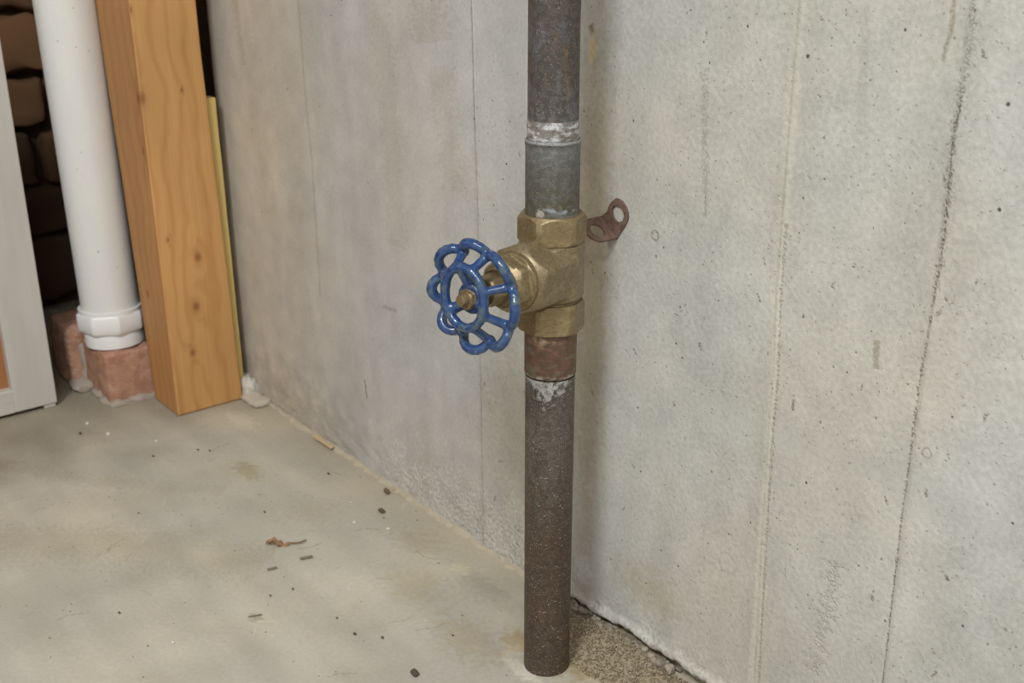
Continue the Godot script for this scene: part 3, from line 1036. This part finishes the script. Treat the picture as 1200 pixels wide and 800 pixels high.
func blue_paint() -> StandardMaterial3D:
	paint_begin(256, 256)
	var n1 := noise_bytes(150, 0.018, 4, 256, 256)
	var n2 := noise_bytes(151, 0.05, 3, 256, 256)
	var n3 := noise_bytes(152, 0.2, 2, 256, 256)
	for q in 65536:
		var a := (n1[q] - 128) / 128.0
		var b := (n2[q] - 128) / 128.0
		var g := (n3[q] - 128) / 128.0
		var c := Vector3(25, 57, 110).lerp(Vector3(36, 74, 122), smoothstep(-0.3, 0.5, b))
		c = c.lerp(Vector3(96, 108, 100), smoothstep(0.12, 0.5, a + 0.25 * b + 0.1 * g) * 0.75)
		A[q * 3] = int(c.x)
		A[q * 3 + 1] = int(c.y)
		A[q * 3 + 2] = int(c.z)
		Q[q] = 0.5
	var m := painted(0.30, 0.0)
	m.uv1_triplanar = true
	m.uv1_scale = Vector3(14, 14, 14)
	m.clearcoat_enabled = true
	m.clearcoat = 0.6
	m.clearcoat_roughness = 0.12
	return m

# ---- the rusty two-hole bracket on the wall
func plate(mb: MB, outline: PackedVector2Array, hole: PackedVector2Array, thick: float, place: Callable) -> void:
	# outline and hole: joined by a slit, both sides and the rims
	var near := 0
	var oi := 0
	var best := 9.0
	for i in outline.size():
		for j in hole.size():
			var d := outline[i].distance_to(hole[j])
			if d < best:
				best = d; oi = i; near = j
	var poly := PackedVector2Array()
	for i in outline.size() + 1:
		poly.append(outline[(oi + i) % outline.size()])
	for j in hole.size() + 1:
		poly.append(hole[(near - j + hole.size() * 2) % hole.size()])
	var tris := Geometry2D.triangulate_polygon(poly)
	for s in [0.0, 1.0]:
		var nn: Vector3 = (place.call(Vector3(0, 0, 1)) - place.call(Vector3.ZERO)).normalized() * (1.0 if s > 0 else -1.0)
		var first := mb.v.size()
		for p in poly:
			mb.add(place.call(Vector3(p.x, p.y, s * thick)), nn, p * 20.0)
		for i in range(0, tris.size(), 3):
			mb.tri(first + tris[i], first + tris[i + 1], first + tris[i + 2])
	for loop in [outline, hole]:
		var cen := Vector2.ZERO
		for p in loop: cen += p / loop.size()
		for i in loop.size():
			var a: Vector2 = loop[i]
			var b: Vector2 = loop[(i + 1) % loop.size()]
			var e := (b - a).orthogonal().normalized()
			if e.dot((a + b) / 2.0 - cen) < 0.0: e = -e
			if loop == hole: e = -e
			var nn: Vector3 = (place.call(Vector3(e.x, e.y, 0)) - place.call(Vector3.ZERO)).normalized()
			mb.face(place.call(Vector3(a.x, a.y, 0)), place.call(Vector3(b.x, b.y, 0)), place.call(Vector3(b.x, b.y, thick)), place.call(Vector3(a.x, a.y, thick)), nn)

func wall_bracket() -> void:
	var t := thing("wall_bracket", "small rust-brown bent metal bracket with two holes, fixed to the wall right of the valve", "bracket", Vector3(-0.681, 0.3895, 0.0))
	paint_begin(128, 128)
	var n1 := noise_bytes(160, 0.04, 4, 128, 128)
	var n2 := noise_bytes(161, 0.2, 3, 128, 128)
	for q in 16384:
		var a := (n1[q] - 128) / 128.0
		var g := (n2[q] - 128) / 128.0
		var c := Vector3(122, 97, 86).lerp(Vector3(102, 80, 70), smoothstep(-0.3, 0.5, a)) * (1.0 + 0.10 * g)
		if g > 0.6: c = c.lerp(Vector3(150, 120, 104), 0.6)
		A[q * 3] = int(c.x); A[q * 3 + 1] = int(c.y); A[q * 3 + 2] = int(c.z)
		Q[q] = 0.5 + 0.4 * g
	var m := painted(0.7, 0.02, 0.1)
	m.uv1_triplanar = true
	m.uv1_scale = Vector3(25, 25, 25)
	var along := Vector3(0.816, -0.578, 0)     # the bend, on the wall
	var rise := Vector3(0.578, 0.816, 0)       # up the flat leg
	var th := 0.0021
	var flat := func(p: Vector3) -> Vector3: return along * p.x + rise * p.y + Vector3(0, 0, 0.0005 + p.z)
	var out := func(p: Vector3) -> Vector3: return along * p.x + Vector3(0, 0, 0.0005 + p.y) + rise * p.z
	var half := 0.0125
	for leg in 2:
		var o := PackedVector2Array()
		var hl := PackedVector2Array()
		var reach := 0.0195 if leg == 0 else 0.0165
		o.append(Vector2(half, 0.0))
		for i in 13:
			var a := PI * i / 12
			o.append(Vector2(cos(a) * half, reach + sin(a) * half * (0.85 if leg == 0 else 0.9)))
		if leg == 0:   # a nibbled left shoulder
			for i in o.size():
				if o[i].x < -0.010 and o[i].y > 0.015: o[i] += Vector2(0.0015, -0.001)
			o.append(Vector2(-half + 0.003, 0.010))
		o.append(Vector2(-half, 0.0))
		var hc := Vector2(0.001, 0.0185 if leg == 0 else 0.0155)
		for i in 20:
			var a := TAU * i / 20
			hl.append(hc + Vector2(cos(a) * 0.0074, sin(a) * 0.0068))
		var b := MB.new()
		plate(b, o, hl, th, flat if leg == 0 else out)
		obj("leg", b, m, t)

# ---- timber post and the pale strip beside it
func wood_texture() -> StandardMaterial3D:
	paint_begin(512, 2048)     # left half: front face, right half: the sides; 1.2 m high
	var warp := noise_bytes(170, 0.012, 3, 128, 512, 512, 2048)
	var fib := noise_bytes(171, 0.08, 3, 512, 32, 512, 2048)
	var fib2 := noise_bytes(172, 0.02, 3, 256, 32, 512, 2048)
	var tone := noise_bytes(173, 0.01, 3, 64, 256, 512, 2048)
	# knots of the front face: place across (m, from the left edge), height, size
	var knots := [[0.053, 0.214, 6.0], [0.043, 0.148, 6.0], [0.031, 0.085, 5.0], [0.015, 0.244, 2.2], [0.0006, 0.529, 4.0], [0.001, 0.425, 8.0], [0.060, 0.43, 3.0]]
	var side := [[0.085, 0.36, 5.0], [0.03, 0.16, 4.0], [0.09, 0.425, 7.0]]
	for y in th:
		var v := 1.2 * (1.0 - (y + 0.5) / th)
		for x in tw:
			var q := y * tw + x
			var front := x < 256
			var u := ((x & 255) + 0.5) / 256.0 * 0.0965
			var w := (warp[q] - 128) / 128.0
			var ph := u * 80.0 + w * 0.9
			if front:
				var cat := (v - 0.19) / 0.11     # the pointed arches of a flat-sawn board
				var du := (u - 0.045) * 40.0
				ph += 2.2 * exp(-du * du) * exp(-cat * cat)
			var dark := 0.0
			for kn in (knots if front else side):
				var dx: float = (u - kn[0]) * 1000.0
				var dy: float = (v - kn[1]) * 1000.0
				var s: float = kn[2]
				if absf(dy) > s * 8.0 or absf(dx) > s * 5.0:
					continue
				var rr := sqrt(dx * dx + dy * dy * 0.6) / s
				ph += 1.5 * exp(-pow(dx / (s * 1.6), 2.0) - pow(dy / (s * 3.6), 2.0)) * signf(dx + 0.01)
				dark = maxf(dark, (1.0 - smoothstep(0.45, 0.8, rr)) * 0.62)
				dark = maxf(dark, exp(-pow((rr - 0.75) / 0.16, 2.0)) * 0.45)
				dark = maxf(dark, exp(-pow(dx / (s * 1.1), 2.0) - pow(dy / (s * 2.2), 2.0)) * 0.28)
			var ring_ := 0.5 + 0.5 * sin(ph * TAU * 0.55)
			ring_ = pow(ring_, 3.0)
			var f := (fib[q] - 128) / 128.0
			var f2 := (fib2[q] - 128) / 128.0
			var tn := (tone[q] - 128) / 128.0
			var c := Vector3(204, 154, 96).lerp(Vector3(180, 124, 68), clampf(ring_ * 0.40 + 0.18 * f2, 0.0, 1.0))
			c *= 1.0 + 0.03 * f + 0.05 * tn
			c = c.lerp(Vector3(122, 74, 38), dark)
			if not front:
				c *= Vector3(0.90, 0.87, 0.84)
			A[q * 3] = clampi(int(c.x), 0, 255)
			A[q * 3 + 1] = clampi(int(c.y), 0, 255)
			A[q * 3 + 2] = clampi(int(c.z), 0, 255)
			Q[q] = 0.5 + 0.15 * f - 0.15 * ring_ - dark * 0.2
	return painted(0.6, 0.03)

func post_and_strip() -> void:
	var hgt := 2.4
	var t := MB.new()
	# the post is a touch narrower and set back towards the top
	var morph := func(p: Vector3) -> Vector3:
		var y := p.y + hgt / 2.0
		var k := clampf(y / 0.54, 0.0, 1.0)
		var a := (p.z + 0.048) / 0.096           # 0 at the wall side, 1 at the room side
		var z0 := lerpf(0.0206, 0.033, k)
		var b := (0.06 - p.x) / 0.12             # 0 front, 1 back
		var back := lerpf(-1.474, -1.512, k)
		return Vector3(lerpf(-1.395, back, b), y, lerpf(z0, 0.1168, a))
	var uvs := func(axis: int, s: float, p: Vector3, _h: Vector3) -> Vector2:
		var y := (hgt - (p.y + hgt / 2.0)) / 1.2
		if axis == 0 and s > 0.0:
			return Vector2(0.5 * clampf((0.048 - p.z) / 0.096, 0.004, 0.996), y)
		if axis == 2:
			return Vector2(0.5 + 0.5 * clampf((p.x + 0.06) / 0.12, 0.004, 0.996), y)
		return Vector2(0.75, y)
	box(t, Vector3.ZERO, Vector3(0.12, hgt, 0.096), 0.0035, 0.54, 0.0, null, morph, uvs)
	smooth_normals(t)
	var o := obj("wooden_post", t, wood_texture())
	tag(o, "upright square honey-coloured softwood post with dark knots, beside the white pipe", "post")
	var s := MB.new()
	var f := FastNoiseLite.new()
	f.seed = 3
	f.frequency = 0.02
	var lean := func(p: Vector3) -> Vector3:
		var y := p.y + 0.2085
		var k := clampf(y / 0.42, 0.0, 1.0)
		var wob := 0.0006 * f.get_noise_1d(y * 900.0)
		return Vector3(-1.416 + p.x, y, lerpf(lerpf(0.0120, 0.0144, k) + wob, lerpf(0.0200, 0.0296, k), (p.z + 0.006) / 0.012))
	box(s, Vector3.ZERO, Vector3(0.022, 0.413, 0.012), 0.001, 0.02, 0.0, null, lean)
	smooth_normals(s)
	var lath := obj("wood_strip", s, mat(rgb8(206, 180, 112), 0.8))
	tag(lath, "thin pale yellow wooden strip wedged between the timber post and concrete wall", "strip")

# ---- white plastic drain pipe
func drain_pipe() -> void:
	var t := thing("drain_pipe", "thick white plastic drain pipe standing upright on bricks left of the timber post", "pipe", Vector3(-1.533, 0.0772, 0.1405))
	t.basis = Basis(Vector3(0.784, 0, 0.62).normalized(), 0.0115)
	paint_begin(256, 1024)
	var n1 := noise_bytes(180, 0.02, 4, 256, 256, 256, 1024)
	var n2 := noise_bytes(181, 0.2, 2, 256, 256, 256, 1024)
	for q in tw * th:
		var a := (n1[q] - 128) / 128.0
		var g := (n2[q] - 128) / 128.0
		var v := 1.0 + 0.012 * a + 0.008 * g
		A[q * 3] = int(minf(229.0 * v, 255)); A[q * 3 + 1] = int(minf(228.0 * v, 255)); A[q * 3 + 2] = int(minf(226.0 * v * (1.0 - 0.02 * a), 255))
		Q[q] = 0.5
	torigin = Vector2.ZERO
	tppm = 1024.0
	rng.seed = 4
	for i in 14:
		var c := Vector2(rng.randf_range(0.08, 0.17), -rng.randf_range(0.05, 0.98))
		blot(c, rng.randf_range(0.001, 0.0022), rng.randf_range(0.001, 0.003), Vector3(0.78, 0.74, 0.68), 0.0, 0.4, i, 0.6)
	tppm = 1600.0
	var pm := painted(0.38, 0.0)
	var up := upright(Vector3.ZERO, VIEW + PI)
	var p := MB.new()
	polar(p, func(_a, _y): return 0.0390, [0.04, 0.56], 64, up)
	polar(p, func(_a, _y): return 0.0390, [0.56, 2.326], 64, up, true, 0.0, 3.0)
	obj("pipe", p, pm, t)
	var cm := mat(rgb8(234, 233, 232), 0.32)
	var c := MB.new()
	# compression nut with flat lugs round it
	var shape := func(a: float, y: float) -> float:
		var lug: float = hexagon(a, 0.0435, 8, 0.15, 0.0465)
		if y > 0.047: return 0.0425 + 0.001 * cos(a * 3.0)
		return lug - 0.5 * maxf(0.0, 0.0235 - y) - 0.8 * maxf(0.0, y - 0.0445)
	polar(c, shape, [0.0205, 0.0215, 0.0235, 0.030, 0.0445, 0.0465, 0.0475, 0.0515], 160, up)
	obj("coupling_nut", c, cm, t)
	c = MB.new()
	polar(c, func(_a, y): return 0.0400 - 0.5 * maxf(0.0, y - 0.0185), [-0.001, 0.0185, 0.0205], 64, up)
	polar(c, func(_a, _y): return 0.0375, [0.0195, 0.0225], 64, up, false)
	obj("pipe_socket", c, cm, t)

# ---- bricks under the drain pipe
func clay(sd: int) -> StandardMaterial3D:
	paint_begin(256, 256)
	var n1 := noise_bytes(sd, 0.02, 4, 256, 256)
	var n2 := noise_bytes(sd + 1, 0.2, 3, 256, 256)
	var n3 := noise_bytes(sd + 2, 0.05, 4, 256, 256)
	for q in 65536:
		var a := (n1[q] - 128) / 128.0
		var g := (n2[q] - 128) / 128.0
		var b := (n3[q] - 128) / 128.0
		var c := Vector3(186, 142, 118).lerp(Vector3(170, 124, 102), smoothstep(-0.4, 0.5, a)) * (1.0 + 0.06 * g)
		c = c.lerp(Vector3(190, 174, 160), smoothstep(0.15, 0.55, b) * (0.5 if sd == 190 else 0.85))
		A[q * 3] = clampi(int(c.x), 0, 255); A[q * 3 + 1] = clampi(int(c.y), 0, 255); A[q * 3 + 2] = clampi(int(c.z), 0, 255)
		Q[q] = 0.5 + 0.3 * g + 0.2 * b
	var m := painted(0.9, 0.06)
	m.uv1_triplanar = true
	m.uv1_scale = Vector3(8, 8, 8)
	return m

func brick_footing() -> void:
	var t := thing("brick_footing", "two worn orange-red bricks with smeared mortar under the white drain pipe", "brick footing", Vector3(-1.535, 0, 0.14))
	var f := FastNoiseLite.new()
	f.seed = 19
	f.frequency = 0.03
	var m := clay(190)
	var b := MB.new()
	box(b, Vector3(0.003, 0.037, -0.001), Vector3(0.094, 0.074, 0.070), 0.006, 0.008, 0.003, f)
	smooth_normals(b)
	obj("brick", b, m, t)
	b = MB.new()
	box(b, Vector3(-0.086, 0.046, 0.016), Vector3(0.080, 0.092, 0.075), 0.009, 0.008, 0.005, f)
	smooth_normals(b)
	obj("brick", b, clay(200), t)
	# mortar squeezed between and round the foot
	f.frequency = 0.05
	var grey := mat(rgb8(172, 160, 148), 0.95)
	for d in [[Vector3(-0.045, 0.006, 0.042), Vector3(0.05, 0.018, 0.026), 0.008], [Vector3(-0.047, 0.034, 0.026), Vector3(0.018, 0.062, 0.024), 0.008], [Vector3(0.02, 0.002, 0.0), Vector3(0.075, 0.010, 0.078), 0.004]]:
		b = MB.new()
		box(b, d[0], d[1], d[2], 0.006, 0.006, f)
		smooth_normals(b)
		obj("mortar", b, grey, t)

# ---- white framed panel at the left edge
func framed_panel() -> void:
	var t := thing("framed_panel", "white painted frame with a brown board inside, standing at the far left", "panel", Vector3(-1.535, 0, 0.23))
	paint_begin(128, 512)
	var n1 := noise_bytes(210, 0.03, 3, 128, 64, 128, 512)
	var n2 := noise_bytes(211, 0.02, 4, 64, 128, 128, 512)
	for q in tw * th:
		var a := (n1[q] - 128) / 128.0
		var b := (n2[q] - 128) / 128.0
		var v := 1.0 + 0.02 * a + 0.02 * b
		A[q * 3] = clampi(int(199.0 * v), 0, 255); A[q * 3 + 1] = clampi(int(195.0 * v), 0, 255); A[q * 3 + 2] = clampi(int(188.0 * v), 0, 255)
		Q[q] = 0.5 + 0.3 * a
	var white := painted(0.5, 0.02)
	var W := 0.56
	for s in 2:
		var b := MB.new()
		box(b, Vector3(-0.014, 0.325, (0.028 if s == 0 else W - 0.028)), Vector3(0.028, 0.64, 0.056), 0.002)
		obj("stile", b, white, t)
	for s in 2:
		var b := MB.new()
		box(b, Vector3(-0.014, (0.021 if s == 0 else 0.628), W / 2.0), Vector3(0.027, 0.033, W - 0.110), 0.002)
		obj("rail", b, white, t)
	var b := MB.new()
	box(b, Vector3(-0.020, 0.325, W / 2.0), Vector3(0.010, 0.58, W - 0.10), 0.001)
	var o := obj("board", b, mat(rgb8(168, 112, 70), 0.7), t)
	o.set_meta("label", "brown board set in the white frame")
	for s in 2:
		b = MB.new()
		box(b, Vector3(-0.012, 0.003, 0.010 if s == 0 else W - 0.010), Vector3(0.02, 0.008, 0.016), 0.002)
		obj("foot", b, white, t)

# ---- crumbling mortar where the wall meets the floor
func lump(at: Vector3, size: Vector3, sd: int, cell := 0.002, rough := 0.35) -> MB:
	var f := FastNoiseLite.new()
	f.seed = sd
	f.frequency = 0.12
	var b := MB.new()
	var r := minf(size.x, minf(size.y, size.z)) * 0.42
	box(b, at, size, r, maxf(cell, size.length() / 8.0), r * rough * 2.0, f)
	smooth_normals(b)
	return b

func base_rubble() -> void:
	var tan_ := mat(rgb8(182, 170, 149), 0.95)
	var f := FastNoiseLite.new()
	f.seed = 23
	f.frequency = 0.1
	# a ragged lip of screed along the wall, left of the pipe
	var b := MB.new()
	var n := 260
	var rows := 6
	for i in n + 1:
		var x := lerpf(-1.40, -0.70, float(i) / n)
		var w := 0.007 + 0.005 * f.get_noise_2d(x * 300.0, 3.0) + 0.003 * f.get_noise_2d(x * 1200.0, 9.0)
		var h := 0.0042 + 0.003 * f.get_noise_2d(x * 260.0, 50.0)
		if x > -0.78: h *= smoothstep(-0.70, -0.78, x)
		for j in rows + 1:
			var t := float(j) / rows
			var z := -0.002 + w * t
			var y := -0.001 + maxf(h, 0.001) * (1.0 - pow(t, 3.0)) + 0.0007 * f.get_noise_2d(x * 1500.0, t * 40.0) * (1.0 - t)
			b.add(Vector3(x, y, z), Vector3.UP, Vector2(x, t))
	for i in n:
		for j in rows:
			var k := i * (rows + 1) + j
			b.quad(k, k + 1, k + rows + 2, k + rows + 1)
	smooth_normals(b)
	struct("trim_1", b, tan_, "ragged tan lip of mortar along the foot of the concrete wall", "mortar edge")
	var pl := obj("plaster_lump", lump(Vector3(-1.41, 0.012, 0.008), Vector3(0.05, 0.030, 0.022), 5, 0.003, 0.4), mat(rgb8(206, 200, 190), 0.95))
	tag(pl, "whitish lump of plaster at the foot of the timber post by the wall", "plaster lump")
	var pl2 := obj("plaster_lump", lump(Vector3(-1.372, 0.004, 0.012), Vector3(0.045, 0.010, 0.026), 6, 0.003, 0.4), mat(rgb8(196, 186, 170), 0.95))
	tag(pl2, "flat pale plaster crust on the floor just in front of the timber post", "plaster lump")
	var sl := obj("wood_sliver", lump(Vector3(-1.192, 0.0055, 0.0085), Vector3(0.046, 0.004, 0.006), 8, 0.003, 0.2), mat(rgb8(196, 174, 138), 0.9))
	tag(sl, "thin tan wooden sliver lying along the foot of the wall", "sliver")
	# sand and grit washed out behind the pipe foot: uncountable
	var g := MB.new()
	rng.seed = 55
	var cs := PackedColorArray()
	# a low mound under it
	for i in 41:
		for j in 25:
			var x := lerpf(-0.73, -0.55, i / 40.0)
			var z := lerpf(-0.012, 0.075, j / 24.0)
			var k := clampf(1.0 - Vector2((x + 0.645) / 0.085, (z - 0.012) / 0.055).length(), 0.0, 1.0)
			var y := -0.0016 + 0.008 * smoothstep(0.0, 0.9, k) + 0.0014 * k * f.get_noise_2d(x * 2500.0, z * 2500.0)
			g.add(Vector3(x, y, z), Vector3.UP)
			cs.append(rgb8(164, 149, 124).srgb_to_linear())
	for i in 40:
		for j in 24:
			var k := i * 25 + j
			g.quad(k, k + 1, k + 26, k + 25)
	smooth_normals(g)
	for i in 3200:
		var a := rng.randf() * TAU
		var r := sqrt(rng.randf())
		var x := -0.645 + cos(a) * r * 0.105
		var z := 0.012 + absf(sin(a)) * r * 0.062 - 0.012
		if Vector2(x + 0.668, z - 0.078).length() < 0.022:
			continue
		var k := clampf(1.0 - Vector2((x + 0.645) / 0.085, (z - 0.012) / 0.055).length(), 0.0, 1.0)
		var y := 0.0075 * smoothstep(0.0, 0.9, k)
		var s := rng.randf_range(0.0004, 0.0014) * (1.6 if rng.randf() < 0.06 else 1.0)
		grain(g, Vector3(x, y + s * 0.3, z), s)
		var tone: Color = [rgb8(170, 156, 132), rgb8(154, 140, 116), rgb8(136, 120, 98), rgb8(188, 176, 156), rgb8(148, 134, 112)][rng.randi() % 5]
		for q in g.v.size() - cs.size():
			cs.append(tone.srgb_to_linear())
	g.c = cs
	var gm := mat(Color.WHITE, 0.95)
	gm.vertex_color_use_as_albedo = true
	var go := obj("sand", g, gm)
	tag(go, "brown sand and grit heaped between the pipe foot and the wall", "sand", "", "stuff")
	# bits of grey mortar in the crevice
	rng.seed = 66
	for i in 44:
		var x := lerpf(-0.735, -0.58, i / 43.0) + rng.randf_range(-0.004, 0.004)
		var s := rng.randf_range(0.0028, 0.0065)
		var o := obj("mortar_crumb", lump(Vector3(x, 0.004 + 0.2 * s, 0.002 + rng.randf_range(-0.006, 0.005)), Vector3(s * 1.4, s * 0.9, s), 300 + i, 0.001, 0.7), [mat(rgb8(150, 140, 124), 0.95), mat(rgb8(132, 124, 112), 0.95), mat(rgb8(166, 154, 136), 0.95)][i % 3])
		tag(o, "small grey mortar crumb in the crevice at the wall foot right of the pipe", "crumb", "mortar crumbs in the crevice")

func grain(g: MB, at: Vector3, s: float) -> void:
	var b := Basis.from_euler(Vector3(rng.randf() * 6.0, rng.randf() * 6.0, rng.randf() * 6.0))
	var first := g.v.size()
	for d in [Vector3(1, 0, 0), Vector3(-0.6, 0.9, 0), Vector3(-0.6, -0.5, 0.8), Vector3(-0.6, -0.5, -0.8)]:
		var w: Vector3 = b * d
		g.add(at + w * s, w.normalized())
	g.tri(first, first + 1, first + 2); g.tri(first, first + 1, first + 3)
	g.tri(first, first + 2, first + 3); g.tri(first + 1, first + 2, first + 3)

# ---- litter on the floor
func floor_litter() -> void:
	# curled dry leaf with a thin stalk
	var t := thing("dry_leaf", "small curled dry brown leaf with a thin stalk on the bare floor", "leaf", Vector3(-1.005, 0, 0.168))
	var b := MB.new()
	var side := Vector3(0.62, 0, -0.784)       # along the picture's horizontal
	var away := Vector3(-0.784, 0, -0.62)
	for i in 13:
		for j in 7:
			var u := i / 12.0
			var w := (j / 6.0 - 0.5)
			var half := 0.010 * sin(PI * clampf(u * 0.93 + 0.04, 0, 1)) * (1.0 + 0.25 * sin(u * 19.0 + w * 4.0))
			var p := side * (-0.016 + 0.026 * u) + away * (w * half) + Vector3.UP * (0.0012 + 0.006 * w * w * 2.0 * sin(u * 5.0 + 0.6) + 0.0035 * absf(sin(u * 4.0)) + 0.0012 * sin(u * 23.0))
			b.add(p, Vector3.UP)
	for i in 12:
		for j in 6:
			var k := i * 7 + j
			b.quad(k, k + 1, k + 8, k + 7)
	smooth_normals(b)
	var n0 := b.v.size()
	for i in n0: b.add(b.v[i] - b.n[i] * 0.0004, -b.n[i])
	for i in 12:
		for j in 6:
			var k := n0 + i * 7 + j
			b.quad(k, k + 1, k + 8, k + 7)
	obj("blade", b, mat(rgb8(152, 118, 84), 0.85), t)
	b = MB.new()
	tube(b, [side * 0.006 + Vector3(0, 0.003, 0), side * 0.013 + away * 0.001 + Vector3(0, 0.0022, 0), side * 0.020 + away * 0.002 + Vector3(0, 0.002, 0), side * 0.026 + away * 0.008 + Vector3(0, 0.0016, 0)], 0.0008)
	obj("stalk", b, mat(rgb8(126, 100, 70), 0.85), t)
	chip(Vector3(-0.9632, 0.0017, 0.160), 0.0135, 0.0034, 0.35, rgb8(128, 112, 92), "larger of two dark bark chips, nearest the dry leaf's stalk tip")
	chip(Vector3(-0.967, 0.0014, 0.198), 0.0105, 0.0028, 0.45, rgb8(134, 118, 98), "smaller of two dark bark chips, in front of the dry leaf's blade")
	chip(Vector3(-0.9008, 0.0010, 0.2505), 0.0135, 0.0010, 0.3, rgb8(100, 84, 66), "hair-thin dark splinter of wood on the floor in front of the dry leaf")
	var peb := obj("pebble", lump(Vector3(-0.7285, 0.0018, 0.1808), Vector3(0.0095, 0.0042, 0.0055), 71, 0.001, 0.3), mat(rgb8(84, 74, 64), 0.9))
	tag(peb, "dark grey pebble on the floor left of the pipe foot at the bottom edge", "pebble")
	var cl := obj("dirt_clod", lump(Vector3(-0.9985, 0.002, 0.0445), Vector3(0.009, 0.003, 0.0055), 72, 0.001, 0.4), mat(rgb8(98, 82, 66), 0.95))
	tag(cl, "dark brown clod of dirt on the floor near the wall's middle", "clod")
	var cl2 := obj("dirt_clod", lump(Vector3(-1.033, 0.003, 0.0155), Vector3(0.010, 0.004, 0.005), 73, 0.001, 0.5), mat(rgb8(112, 94, 74), 0.95))
	tag(cl2, "brown clod of dirt lying against the mortar lip at the wall foot", "clod")
	for p in [[-0.8146, 0.1907, 4.5], [-1.1191, 0.0435, 4.0], [-1.4247, 0.2381, 6.0], [-1.2815, 0.1387, 4.0], [-1.2701, 0.128, 3.5], [-1.0819, 0.1479, 3.5], [-0.9206, 0.1991, 3.5], [-0.9236, 0.2223, 3.5], [-0.9894, 0.3508, 3.5], [-0.8483, 0.1903, 3.0], [-0.7937, 0.1735, 3.5], [-1.17, 0.26, 3.0], [-1.30, 0.19, 4.0], [-0.755, 0.12, 3.0], [-0.985, 0.05, 2.5]]:
		var s: float = p[2] * 0.00065
		var o := obj("dirt_crumb", lump(Vector3(p[0], s * 0.2, p[1]), Vector3(s * 1.3, s * 0.6, s * 0.8), int(p[1] * 9999), 0.001, 0.4), mat(rgb8(92, 78, 62), 0.95))
		tag(o, "tiny dark crumb of dirt scattered on the open concrete floor", "crumb", "dark crumbs scattered on the floor")
	for p in [[-0.9975, 0.081, 4.0], [-0.9608, 0.0596, 4.5], [-1.04, 0.06, 3.0], [-1.40, 0.21, 6.0], [-1.34, 0.17, 4.0], [-0.91, 0.33, 3.5], [-1.45, 0.22, 5.0]]:
		var s: float = p[2] * 0.0007
		var o := obj("plaster_crumb", lump(Vector3(p[0], s * 0.2, p[1]), Vector3(s * 1.2, s * 0.7, s), int(p[1] * 9999) + 5, 0.001, 0.4), mat(rgb8(222, 216, 204), 0.9))
		tag(o, "tiny whitish crumb of plaster on the open concrete floor", "crumb", "white crumbs scattered on the floor")

func chip(at: Vector3, len_: float, wid: float, ang: float, col: Color, label: String) -> void:
	var b := lump(Vector3.ZERO, Vector3(len_, wid * 0.45, wid), int(at.z * 9000), 0.001, 0.35)
	var o := obj("bark_chip" if wid > 0.002 else "wood_splinter", b, mat(col, 0.9))
	o.position = at
	o.rotation.y = PI / 2 - 0.67 + ang
	tag(o, label, "chip" if wid > 0.002 else "splinter")

func tube(mb: MB, pts: Array, r: float) -> void:
	var first := mb.v.size()
	for i in pts.size():
		var d: Vector3 = (pts[mini(i + 1, pts.size() - 1)] - pts[maxi(i - 1, 0)]).normalized()
		var u := d.cross(Vector3.UP).normalized()
		var w := u.cross(d)
		for k in 9:
			var a := TAU * k / 8
			var e := u * cos(a) + w * sin(a)
			mb.add(pts[i] + e * r, e)
	for i in pts.size() - 1:
		for k in 8:
			var q := first + i * 9 + k
			mb.quad(q, q + 1, q + 10, q + 9)

# ---- an unseen wooden crate, added left of the view to shade the floor
func crate() -> void:
	var t := thing("shade_crate", "low wooden crate of wide boards, added unseen left of the view to shade the floor", "crate", Vector3(-1.12, 0, 0.86))
	var m := mat(rgb8(150, 112, 74), 0.75)
	for s in [-1.0, 1.0]:
		for k in 3:
			var b := MB.new()
			box(b, Vector3(0, 0.07 + 0.135 * k, s * 0.16), Vector3(0.46, 0.125, 0.016), 0.002)
			obj("plank", b, m, t)
			b = MB.new()
			box(b, Vector3(s * 0.222, 0.07 + 0.135 * k, 0), Vector3(0.016, 0.125, 0.302), 0.002)
			obj("plank", b, m, t)
	var f := MB.new()
	box(f, Vector3(0, 0.014, 0), Vector3(0.42, 0.014, 0.30), 0.002)
	obj("base_board", f, m, t)
	f = MB.new()
	box(f, Vector3(0, 0.412, 0), Vector3(0.47, 0.014, 0.35), 0.002)
	obj("lid", f, m, t)
